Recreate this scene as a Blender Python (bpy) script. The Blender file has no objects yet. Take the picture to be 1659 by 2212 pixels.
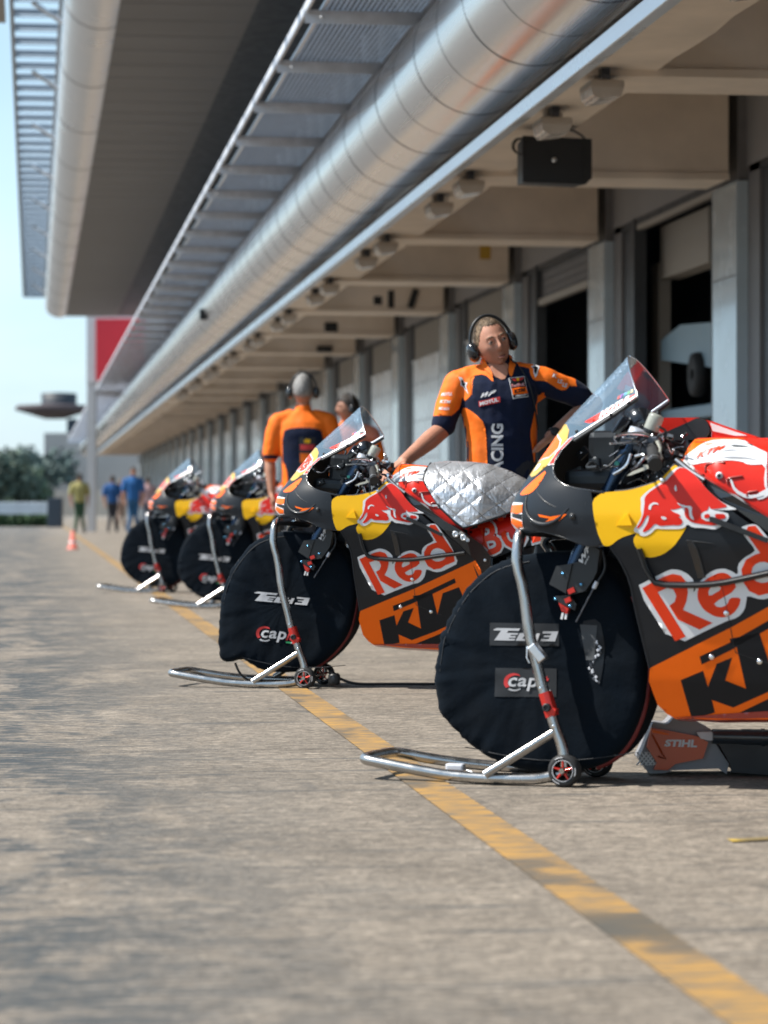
import bpy, bmesh, math, random
from mathutils import Vector, Matrix, noise, geometry
from mathutils.bvhtree import BVHTree
R = math.radians
scene = bpy.context.scene
COL = scene.collection

# ------------------------------------------------------------------ camera, sky, sun, exposure
cd = bpy.data.cameras.new('camera')
cam = bpy.data.objects.new('camera', cd); COL.objects.link(cam)
cam.location = (0, 0, .79)
YAW = math.atan2(759.5, 6000.)
cam.rotation_euler = (math.pi/2, 0, -YAW)
cd.sensor_fit = 'VERTICAL'; cd.sensor_height = 36; cd.sensor_width = 27
cd.lens = 6000/2212*36
cd.shift_y = -16/2212
cd.clip_start = .1; cd.clip_end = 3000
cd.dof.use_dof = True; cd.dof.focus_distance = 9.8; cd.dof.aperture_fstop = 3.9
scene.camera = cam

w = bpy.data.worlds.new('World'); scene.world = w; w.use_nodes = True
nt = w.node_tree; bg = nt.nodes['Background']
sky = nt.nodes.new('ShaderNodeTexSky'); sky.sky_type = 'NISHITA'; sky.sun_disc = False
SUN_EL = R(51); SDIR = Vector((-1, .06, 0)).normalized()
sky.sun_elevation = SUN_EL; sky.sun_rotation = math.atan2(SDIR.x, SDIR.y)
sky.air_density = 1.0; sky.dust_density = .8; sky.ozone_density = 1.0
# thin bright cloud veil over the blue
tc_ = nt.nodes.new('ShaderNodeTexCoord'); mp_ = nt.nodes.new('ShaderNodeMapping'); mp_.inputs['Scale'].default_value = (1, 1, 2.6); nt.links.new(tc_.outputs['Generated'], mp_.inputs[0])
nz_ = nt.nodes.new('ShaderNodeTexNoise'); nz_.inputs['Scale'].default_value = 3.2; nz_.inputs['Detail'].default_value = 6; nt.links.new(mp_.outputs[0], nz_.inputs[0])
rg_ = nt.nodes.new('ShaderNodeMapRange'); rg_.inputs[1].default_value = .35; rg_.inputs[2].default_value = .7; rg_.inputs[3].default_value = .35; rg_.inputs[4].default_value = 1.0; nt.links.new(nz_.outputs[0], rg_.inputs[0])
mxw = nt.nodes.new('ShaderNodeMix'); mxw.data_type = 'RGBA'; nt.links.new(rg_.outputs[0], mxw.inputs[0]); nt.links.new(sky.outputs[0], mxw.inputs[6]); mxw.inputs[7].default_value = (2.5, 3.6, 4.5, 1)
nt.links.new(mxw.outputs[2], bg.inputs[0]); bg.inputs[1].default_value = .15
sl = bpy.data.lights.new('sun', 'SUN'); sl.energy = 4.6; sl.angle = R(.53); sl.color = (1, .95, .87)
so = bpy.data.objects.new('sun', sl); COL.objects.link(so)
sd = Vector((SDIR.x*math.cos(SUN_EL), SDIR.y*math.cos(SUN_EL), math.sin(SUN_EL)))
so.rotation_euler = (-sd).to_track_quat('-Z', 'Y').to_euler(); so.location = (-20, 5, 30)
vs = scene.view_settings
scene.display_settings.display_device = 'sRGB'
vs.view_transform = 'Standard'; vs.look = 'None'; vs.exposure = .66; vs.gamma = 1; vs.use_curve_mapping = False
scene.cycles.max_bounces = 7; scene.cycles.transparent_max_bounces = 12
scene.cycles.caustics_reflective = False; scene.cycles.caustics_refractive = False

# ------------------------------------------------------------------ traced measurements (local metres)
T = {
'nose':[(-0.051,0.766),(-0.047,0.789),(-0.035,0.816),(-0.001,0.869),(0.049,0.94),(0.104,1.018)],
'lead':[(-0.053,0.704),(-0.074,0.717),(-0.087,0.738),(-0.088,0.766),(-0.084,0.789),(-0.072,0.817),(-0.037,0.87),(0.014,0.942),(0.069,1.022),(0.165,1.121),(0.255,1.215)],
'cockpit':[(0.324,1.091),(0.23,1.027),(0.148,0.979),(0.101,0.944),(0.083,0.906),(0.089,0.876),(0.108,0.856),(0.149,0.837),(0.214,0.828),(0.253,0.823),(0.321,0.829),(0.361,0.839),(0.407,0.854),(0.426,0.875),(0.448,0.9)],
'nosebot':[(-0.03,0.718),(-0.006,0.706),(0.08,0.713),(0.101,0.722),(0.126,0.716),(0.19,0.697),(0.252,0.676)],
'plate':[(0.093,1.018),(0.113,0.997),(0.114,0.972),(0.079,0.939),(0.067,0.906),(0.014,0.871),(0.001,0.871),(-0.002,0.874)],
'pl_org':[(0.065,0.89),(0.025,0.865),(-0.033,0.822),(-0.022,0.816),(0.019,0.821),(0.047,0.849)],
'num':[(0.064,0.985),(0.087,0.97),(0.087,0.95),(0.059,0.926),(0.031,0.921),(0.042,0.911),(0.019,0.888)],
'numred':[(0.141,0.979),(0.124,0.977),(0.081,0.934),(0.064,0.903),(0.082,0.906),(0.1,0.944)],
'tipor':[(-0.03,0.794),(-0.007,0.795),(-0.008,0.723),(-0.026,0.739),(-0.037,0.758),(-0.039,0.778)],
'glow':[(0.031,0.81),(0.058,0.81),(0.088,0.767),(0.054,0.767),(0.034,0.789)],
'flame1':[(0.051,0.763),(0.094,0.756),(0.146,0.764),(0.122,0.745),(0.103,0.74),(0.116,0.751),(0.077,0.742),(0.091,0.751),(0.058,0.756)],
'bolt0':[(0.184,0.757)],
'pline':[(0.216,0.797),(0.19,0.697)],
'yellow':[(0.22,0.803),(0.247,0.823),(0.282,0.826),(0.321,0.829),(0.361,0.839),(0.407,0.854),(0.426,0.875),(0.448,0.9),(0.459,0.894),(0.448,0.85),(0.439,0.799),(0.489,0.734),(0.47,0.703),(0.449,0.675),(0.416,0.652),(0.384,0.644),(0.364,0.647),(0.342,0.672),(0.335,0.693),(0.345,0.71),(0.342,0.712),(0.298,0.698),(0.269,0.675),(0.252,0.676),(0.247,0.684),(0.234,0.713),(0.223,0.767)],
'ytri':[(0.283,0.733),(0.32,0.764),(0.33,0.732),(0.288,0.73)],
'bullw':[(0.459,0.895),(0.436,0.878),(0.422,0.858),(0.4,0.842),(0.379,0.829),(0.364,0.816),(0.357,0.808),(0.359,0.794),(0.358,0.779),(0.362,0.761),(0.356,0.749),(0.346,0.731),(0.338,0.722),(0.341,0.714),(0.351,0.712),(0.358,0.704),(0.371,0.703),(0.387,0.711),(0.4,0.725),(0.419,0.723),(0.465,0.723),(0.481,0.727),(0.489,0.737),(0.504,0.727),(0.532,0.727),(0.563,0.722),(0.573,0.725),(0.594,0.738),(0.603,0.752),(0.603,0.762),(0.589,0.77),(0.554,0.776),(0.594,0.775),(0.63,0.777),(0.604,0.787),(0.576,0.802),(0.542,0.832),(0.523,0.855),(0.499,0.878),(0.48,0.89)],
'bullr':[(0.461,0.892),(0.44,0.868),(0.427,0.853),(0.4,0.837),(0.379,0.822),(0.368,0.808),(0.369,0.794),(0.367,0.774),(0.365,0.761),(0.358,0.743),(0.346,0.726),(0.351,0.724),(0.363,0.736),(0.372,0.754),(0.378,0.761),(0.382,0.76),(0.379,0.741),(0.362,0.716),(0.368,0.714),(0.383,0.722),(0.396,0.736),(0.402,0.737),(0.413,0.731),(0.445,0.734),(0.465,0.733),(0.475,0.737),(0.475,0.749),(0.464,0.757),(0.471,0.758),(0.466,0.764),(0.45,0.77),(0.44,0.777),(0.453,0.776),(0.476,0.783),(0.482,0.78),(0.481,0.766),(0.485,0.754),(0.502,0.741),(0.533,0.736),(0.563,0.733),(0.579,0.736),(0.589,0.746),(0.579,0.751),(0.543,0.749),(0.528,0.751),(0.526,0.764),(0.533,0.77),(0.546,0.774),(0.549,0.788),(0.554,0.777),(0.574,0.779),(0.604,0.784),(0.576,0.802),(0.542,0.832),(0.523,0.855),(0.499,0.878),(0.48,0.89)],
'be1':[(0.38,0.777),(0.382,0.789),(0.395,0.797),(0.406,0.794),(0.41,0.789),(0.398,0.792),(0.389,0.787),(0.387,0.775)],
'be2':[(0.415,0.758),(0.427,0.757),(0.433,0.751),(0.425,0.748),(0.418,0.751)],
'be3':[(0.456,0.797),(0.481,0.787),(0.503,0.786),(0.501,0.766),(0.51,0.746),(0.496,0.754),(0.493,0.782),(0.476,0.782)],
'be4':[(0.452,0.835),(0.456,0.846),(0.46,0.826),(0.454,0.828)],
'bleg1':[(0.566,0.764),(0.594,0.764),(0.596,0.752),(0.571,0.751)],
'bleg2':[(0.539,0.767),(0.555,0.766),(0.553,0.753),(0.538,0.753)],
'lowedge':[(0.27,0.673),(0.295,0.638),(0.321,0.578),(0.331,0.503),(0.343,0.442),(0.363,0.337)],
'orfront':[(0.363,0.337),(0.37,0.267),(0.375,0.234),(0.396,0.208),(0.418,0.19),(0.433,0.215),(0.457,0.196),(0.53,0.192),(0.684,0.199),(0.702,0.204)],
'ortop':[(0.363,0.337),(0.601,0.456),(0.857,0.593)],
'farback':[(0.857,0.593),(0.889,0.558),(0.902,0.475)],
'Rr':[(0.354,0.56),(0.385,0.577),(0.421,0.594),(0.442,0.6),(0.465,0.596),(0.481,0.576),(0.482,0.548),(0.477,0.525),(0.466,0.501),(0.547,0.466),(0.51,0.447),(0.45,0.474),(0.428,0.512),(0.444,0.523),(0.449,0.54),(0.442,0.557),(0.424,0.561),(0.397,0.549),(0.47,0.427),(0.44,0.414)],
'Ww':[(0.335,0.563),(0.379,0.585),(0.413,0.602),(0.437,0.613),(0.463,0.611),(0.486,0.599),(0.501,0.582),(0.497,0.545),(0.509,0.571),(0.541,0.603),(0.565,0.614),(0.586,0.616),(0.605,0.61),(0.624,0.598),(0.624,0.626),(0.643,0.646),(0.666,0.658),(0.676,0.668),(0.646,0.705),(0.634,0.728),(0.662,0.737),(0.681,0.736),(0.702,0.712),(0.733,0.673),(0.763,0.626),(0.783,0.578),(0.746,0.556),(0.718,0.539),(0.685,0.531),(0.646,0.543),(0.644,0.529),(0.638,0.504),(0.619,0.482),(0.583,0.471),(0.434,0.398)],
'er':[(0.547,0.593),(0.573,0.605),(0.594,0.603),(0.61,0.588),(0.619,0.559),(0.552,0.521),(0.56,0.511),(0.573,0.509),(0.59,0.516),(0.598,0.536),(0.629,0.537),(0.624,0.515),(0.606,0.492),(0.579,0.481),(0.553,0.484),(0.525,0.501),(0.51,0.525),(0.508,0.545),(0.515,0.568),(0.529,0.582)],
'eh':[(0.541,0.538),(0.539,0.553),(0.548,0.565),(0.563,0.571),(0.579,0.56)],
'dr':[(0.657,0.731),(0.677,0.733),(0.758,0.628),(0.768,0.585),(0.741,0.571),(0.729,0.566),(0.708,0.55),(0.679,0.543),(0.653,0.555),(0.637,0.58),(0.634,0.613),(0.648,0.64),(0.671,0.653),(0.688,0.659),(0.649,0.716)],
'dh':[(0.66,0.603),(0.667,0.625),(0.691,0.637),(0.72,0.629),(0.734,0.609),(0.721,0.587),(0.693,0.576),(0.668,0.583)],
'K1':[(0.449,0.305),(0.514,0.333),(0.524,0.287),(0.553,0.353),(0.597,0.371),(0.574,0.307),(0.631,0.285),(0.611,0.403),(0.599,0.395),(0.593,0.423),(0.676,0.44),(0.701,0.351),(0.721,0.445),(0.79,0.477),(0.818,0.42),(0.845,0.347),(0.75,0.31),(0.69,0.277),(0.59,0.231),(0.532,0.251),(0.537,0.215),(0.47,0.196)],
'K2':[(0.506,0.372),(0.588,0.41),(0.77,0.513),(0.776,0.495),(0.595,0.392),(0.511,0.35)],
'K3':[(0.603,0.215),(0.689,0.257),(0.821,0.326),(0.822,0.278),(0.709,0.224)],
'lip':[(0.36,0.647),(0.367,0.618),(0.38,0.593),(0.397,0.57),(0.496,0.569),(0.569,0.574),(0.642,0.589),(0.706,0.604),(0.81,0.625)],
'slot':[(0.485,0.692),(0.504,0.691),(0.519,0.657),(0.532,0.591),(0.512,0.588),(0.498,0.648)],
'strut':[(0.548,0.758),(0.556,0.756),(0.706,0.699),(0.703,0.688),(0.619,0.719),(0.548,0.744)],
'frame_up':[(0.455,0.916),(0.496,0.885),(0.541,0.857),(0.614,0.814),(0.711,0.754),(0.807,0.707),(0.876,0.665),(0.913,0.622),(0.917,0.575)],
'frame_lo':[(0.459,0.897),(0.499,0.875),(0.529,0.85),(0.545,0.83),(0.576,0.807),(0.62,0.779),(0.711,0.714),(0.787,0.602),(0.854,0.593),(0.889,0.558)],
'tank_o':[(0.393,0.926),(0.401,0.965),(0.417,0.982),(0.479,0.98),(0.653,0.977),(0.552,0.991),(0.609,1.005),(0.731,1.009),(0.804,1.005),(0.893,0.983),(0.953,0.959),(0.983,0.942)],
'tank_w':[(0.407,0.922),(0.464,0.939),(0.489,0.962),(0.519,0.973),(0.597,0.972),(0.634,0.953),(0.67,0.937),(0.681,0.932),(0.692,0.817),(0.68,0.85),(0.682,0.901),(0.634,0.899),(0.615,0.909),(0.58,0.913),(0.51,0.907),(0.463,0.899)],
'tank_low':[(0.463,0.899),(0.51,0.907),(0.58,0.913),(0.615,0.909),(0.634,0.899),(0.682,0.897),(0.68,0.85),(0.692,0.809),(0.652,0.784)],
'tk1':[(0.513,0.881),(0.512,0.897),(0.522,0.904),(0.568,0.906)],
'tk2':[(0.581,0.848),(0.577,0.862),(0.62,0.868)],
'tk3':[(0.637,0.812),(0.634,0.823),(0.663,0.827)],
'tkw':[(0.585,0.858),(0.598,0.827),(0.632,0.809),(0.674,0.815)],
'tbolt':[(0.551,0.871)],
'foil':[(0.592,0.993),(0.65,1.004),(0.77,1.009),(0.842,1.005),(0.929,0.983),(0.988,0.959),(1.017,0.943),(1.018,0.906),(1.006,0.858),(0.994,0.819),(0.838,0.744),(0.792,0.728),(0.756,0.749),(0.685,0.805),(0.605,0.902),(0.592,0.92)],
'BU':[(0.784,0.723),(0.831,0.74),(0.988,0.814),(1.022,0.793),(1.002,0.688),(0.902,0.624),(0.861,0.658)],
'hump':[(0.306,1.001),(0.325,1.038),(0.399,1.036),(0.418,1.037),(0.437,1.025),(0.536,0.984),(0.42,0.985),(0.317,0.989)],
'cover1':[(-0.056,0.642),(-0.117,0.624),(-0.182,0.576),(-0.225,0.52),(-0.262,0.457),(-0.287,0.395),(-0.3,0.29),(-0.295,0.235),(-0.276,0.18),(-0.218,0.119),(-0.146,0.066),(-0.059,0.035),(0.048,0.028),(0.154,0.038),(0.231,0.071),(0.28,0.127),(0.315,0.209),(0.329,0.304),(0.325,0.385),(0.301,0.479),(0.259,0.566),(0.203,0.627),(0.119,0.657),(0.027,0.656)],
'cover2':[(-0.145,0.603),(-0.212,0.527),(-0.257,0.443),(-0.286,0.34),(-0.286,0.209),(-0.275,0.069),(-0.227,0.058),(-0.167,0.083),(-0.123,0.057),(-0.059,0.033),(0.065,0.039),(0.166,0.073),(0.242,0.145),(0.297,0.23),(0.318,0.352),(0.315,0.461),(0.273,0.547),(0.206,0.611),(0.121,0.645),(0.017,0.651),(-0.064,0.64)],
'standpost':[(-0.024,0.715),(-0.026,0.658),(-0.028,0.625),(-0.009,0.554),(0.013,0.449),(0.009,0.432),(0.029,0.364),(0.055,0.261),(0.078,0.199),(0.091,0.152),(0.107,0.122),(0.114,0.081)],
'standbase':[(0.061,0.019),(0.004,0.006),(-0.208,-0.003),(-0.333,0.017),(-0.451,0.039)],
'brace':[(-0.111,0.015),(0.088,0.152)],
'swheel':[(0.106,0.034),(0.106,-0.014)],
'clampbox':[(0.029,0.392),(0.062,0.352)],
'redjoint':[(0.062,0.258),(0.08,0.196)],
'standtop':[(-0.076,0.713),(0.084,0.705)],
'tech1':[(-0.118,0.438),(0.073,0.44),(0.073,0.404),(-0.115,0.401)],
'techbox':[(-0.125,0.453),(0.08,0.453),(0.08,0.389),(-0.125,0.388)],
'cap1':[(-0.103,0.305),(0.07,0.308),(0.07,0.263),(-0.103,0.259)],
'capbox':[(-0.108,0.324),(0.073,0.326),(0.073,0.245),(-0.11,0.242)],
'tech2':[(-0.134,0.373),(0.126,0.38),(0.111,0.349),(-0.126,0.334)],
'cap2':[(-0.127,0.22),(0.097,0.24),(0.067,0.175),(-0.121,0.158)],
'fork':[(0.156,0.685),(0.123,0.624),(0.128,0.459)],
'caliper':[(0.084,0.616),(0.149,0.621),(0.171,0.679),(0.207,0.659),(0.186,0.579),(0.164,0.548),(0.117,0.537),(0.063,0.566)],
'wp':[(0.176,0.679),(0.187,0.659),(0.168,0.62),(0.156,0.642)],
'rod':[(0.196,0.567),(0.139,0.46)],
'grey':[(0.142,0.452),(0.194,0.452),(0.138,0.453),(0.193,0.45),(0.183,0.352),(0.161,0.351)],
'brake':[(0.188,0.416),(0.198,0.372),(0.201,0.316),(0.191,0.285),(0.175,0.297),(0.178,0.347)],
'grip':[(0.376,0.942),(0.394,0.945),(0.418,0.896),(0.391,0.896)],
'reserv':[(0.333,1.059),(0.368,1.044),(0.35,0.999),(0.309,1.013)],
'lever':[(0.308,0.985),(0.333,0.987),(0.36,0.978)],
'lever2':[(0.278,0.958),(0.308,0.963),(0.348,0.962)],
'clip':[(0.4,0.96),(0.41,0.913)],
'clamp':[(0.342,0.98),(0.384,0.963)],
'hose':[(0.305,0.924),(0.296,0.898),(0.269,0.875)],
'label':[(0.354,0.899),(0.372,0.9),(0.374,0.892),(0.317,0.873),(0.305,0.871),(0.319,0.882),(0.356,0.889)],
'screenlow':[(0.324,1.093),(0.229,1.03),(0.141,0.979),(0.122,0.972),(0.113,1.0),(0.094,1.018)],
'motul':[(0.168,1.026),(0.213,1.047),(0.31,1.094),(0.324,1.094),(0.322,1.086),(0.217,1.027),(0.189,1.023)],
'ermax':[(0.26,1.096),(0.311,1.104),(0.313,1.094),(0.267,1.076)],
'stihl':[(0.35,0.111),(0.444,0.114),(0.444,0.091),(0.35,0.092)],
}
MT = {
'yokeR':[(-0.07,1.467),(-0.094,1.432),(-0.173,1.401),(-0.221,1.367),(-0.242,1.312),(-0.263,1.263),(-0.297,1.205),(-0.215,1.203),(-0.179,1.236),(-0.165,1.291),(-0.152,1.269),(-0.123,1.298),(-0.132,1.367),(-0.118,1.386),(-0.063,1.393),(-0.023,1.352),(-0.027,1.384),(-0.052,1.415)],
'collarL':[(0.044,1.491),(0.082,1.45),(0.063,1.37),(0.046,1.394),(0.05,1.45)],
'yokeL':[(0.079,1.463),(0.144,1.453),(0.203,1.45),(0.216,1.432),(0.303,1.384),(0.339,1.353),(0.32,1.324),(0.289,1.321),(0.227,1.359),(0.208,1.365),(0.165,1.365),(0.149,1.394),(0.144,1.427),(0.089,1.441)],
'sideR':[(-0.154,1.243),(-0.104,1.208),(-0.064,1.163),(-0.055,1.091),(-0.049,0.884),(-0.159,0.884),(-0.159,1.091),(-0.166,1.174),(-0.166,1.229)],
'sideL':[(0.214,1.322),(0.223,1.27),(0.203,1.16),(0.185,1.056),(0.21,0.884),(0.179,0.884),(0.154,1.056),(0.144,1.119),(0.161,1.194),(0.179,1.277)],
'neck':[(-0.059,1.436),(-0.023,1.384),(0.023,1.362),(0.045,1.394),(0.048,1.443),(-0.001,1.456)],
'motul':[(-0.092,1.267),(0.005,1.287),(0.008,1.262),(-0.089,1.241)],
'wp':[(-0.085,1.283),(-0.018,1.32)],
'patch':[(0.046,1.374),(0.12,1.383),(0.136,1.287),(0.065,1.277)],
'patchor':[(0.059,1.325),(0.125,1.334),(0.132,1.303),(0.065,1.294)],
'cing':[(-0.034,1.163),(0.022,0.956)],
'star':[(-0.179,1.374),(-0.166,1.372),(-0.159,1.356),(-0.144,1.353),(-0.149,1.339),(-0.14,1.31),(-0.159,1.336),(-0.173,1.343),(-0.172,1.356)],
'star2':[(0.17,1.444),(0.177,1.432),(0.19,1.427),(0.184,1.415),(0.179,1.394),(0.172,1.386),(0.165,1.405),(0.166,1.418),(0.156,1.427),(0.166,1.43)],
'cord':[(0.082,1.456),(0.117,1.394),(0.144,1.339),(0.161,1.256),(0.173,1.187),(0.179,1.139)],
}
BL = {
'house':[(-0.054,0.146),(-0.011,0.14),(0.006,0.159),(0.016,0.178),(0.031,0.178),(0.051,0.161),(0.118,0.126),(0.125,0.093),(0.169,0.025),(0.161,-0.004),(0.138,0.013),(0.0,0.007),(-0.015,0.0),(-0.064,-0.002),(-0.095,0.041),(-0.081,0.072)],
'orange':[(-0.06,0.133),(-0.011,0.125),(0.076,0.108),(0.106,0.091),(0.091,0.044),(0.011,0.028),(-0.011,0.01),(-0.053,0.011),(-0.044,0.031),(-0.073,0.077)],
'ortip':[(0.014,0.161),(0.015,0.184),(0.024,0.188),(0.032,0.178),(0.022,0.163)],
'orstripe':[(-0.058,0.129),(-0.009,0.117),(-0.011,0.112),(-0.058,0.12)],
'wh':[(0.072,0.12),(0.117,0.121),(0.125,0.096),(0.104,0.097),(0.083,0.102)],
'black':[(0.13,0.093),(0.173,0.089),(0.287,0.083),(0.406,0.083),(0.406,-0.007),(0.287,-0.009),(0.171,0.001),(0.169,0.025)],
'tube':[(0.118,0.108),(0.287,0.102),(0.434,0.093)],
}


# ------------------------------------------------------------------ helpers
def mat(name, col, rough=.5, metal=0., coat=0., var=0., vscale=8., bump=0., bscale=60., spec=.5, bdist=.002, stretch=None, sheen=0.):
    m = bpy.data.materials.new(name); m.use_nodes = True
    n = m.node_tree; b = n.nodes['Principled BSDF']
    b.inputs['Base Color'].default_value = (*col, 1); b.inputs['Roughness'].default_value = rough
    b.inputs['Metallic'].default_value = metal; b.inputs['Coat Weight'].default_value = coat
    b.inputs['Coat Roughness'].default_value = .08; b.inputs['Specular IOR Level'].default_value = spec
    if sheen: b.inputs['Sheen Weight'].default_value = sheen; b.inputs['Sheen Roughness'].default_value = .4
    tc = n.nodes.new('ShaderNodeTexCoord'); mp = n.nodes.new('ShaderNodeMapping')
    n.links.new(tc.outputs['Object'], mp.inputs[0])
    if stretch: mp.inputs['Scale'].default_value = stretch
    if var:
        t = n.nodes.new('ShaderNodeTexNoise'); t.inputs['Scale'].default_value = vscale; t.inputs['Detail'].default_value = 6
        n.links.new(mp.outputs[0], t.inputs[0])
        r = n.nodes.new('ShaderNodeMapRange'); r.inputs[1].default_value = .3; r.inputs[2].default_value = .7
        r.inputs[3].default_value = 1-var; r.inputs[4].default_value = 1+var
        n.links.new(t.outputs[0], r.inputs[0])
        mx = n.nodes.new('ShaderNodeVectorMath'); mx.operation = 'SCALE'; mx.inputs[0].default_value = col
        n.links.new(r.outputs[0], mx.inputs['Scale']); n.links.new(mx.outputs[0], b.inputs['Base Color'])
        r2 = n.nodes.new('ShaderNodeMapRange'); r2.inputs[1].default_value = .3; r2.inputs[2].default_value = .7
        r2.inputs[3].default_value = max(rough-.08, 0.02); r2.inputs[4].default_value = min(rough+.1, 1)
        n.links.new(t.outputs[0], r2.inputs[0]); n.links.new(r2.outputs[0], b.inputs['Roughness'])
    if bump:
        t2 = n.nodes.new('ShaderNodeTexNoise'); t2.inputs['Scale'].default_value = bscale; t2.inputs['Detail'].default_value = 5
        n.links.new(mp.outputs[0], t2.inputs[0])
        bp = n.nodes.new('ShaderNodeBump'); bp.inputs['Strength'].default_value = bump; bp.inputs['Distance'].default_value = bdist
        n.links.new(t2.outputs[0], bp.inputs['Height']); n.links.new(bp.outputs[0], b.inputs['Normal'])
    return m

def glass_mat(name, tint, gl=.14, opaque=.22):
    m = bpy.data.materials.new(name); m.use_nodes = True; n = m.node_tree
    for x in list(n.nodes): n.nodes.remove(x)
    o = n.nodes.new('ShaderNodeOutputMaterial'); tr = n.nodes.new('ShaderNodeBsdfTransparent'); tr.inputs[0].default_value = (*tint, 1)
    g = n.nodes.new('ShaderNodeBsdfGlossy'); g.inputs['Roughness'].default_value = .05; g.inputs['Color'].default_value = (.9, .95, 1, 1)
    d = n.nodes.new('ShaderNodeBsdfDiffuse'); d.inputs[0].default_value = (.40, .60, .80, 1)
    f = n.nodes.new('ShaderNodeFresnel'); f.inputs[0].default_value = 1.5
    a = n.nodes.new('ShaderNodeMath'); a.operation = 'ADD'; a.inputs[1].default_value = .02; f2 = n.nodes.new('ShaderNodeMath'); f2.operation = 'MULTIPLY'; f2.inputs[1].default_value = .28; n.links.new(f.outputs[0], f2.inputs[0]); n.links.new(f2.outputs[0], a.inputs[0])
    m1 = n.nodes.new('ShaderNodeMixShader'); m2 = n.nodes.new('ShaderNodeMixShader'); m1.inputs[0].default_value = opaque
    n.links.new(tr.outputs[0], m1.inputs[1]); n.links.new(d.outputs[0], m1.inputs[2])
    n.links.new(a.outputs[0], m2.inputs[0]); n.links.new(m1.outputs[0], m2.inputs[1]); n.links.new(g.outputs[0], m2.inputs[2])
    n.links.new(m2.outputs[0], o.inputs[0])
    return m

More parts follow.
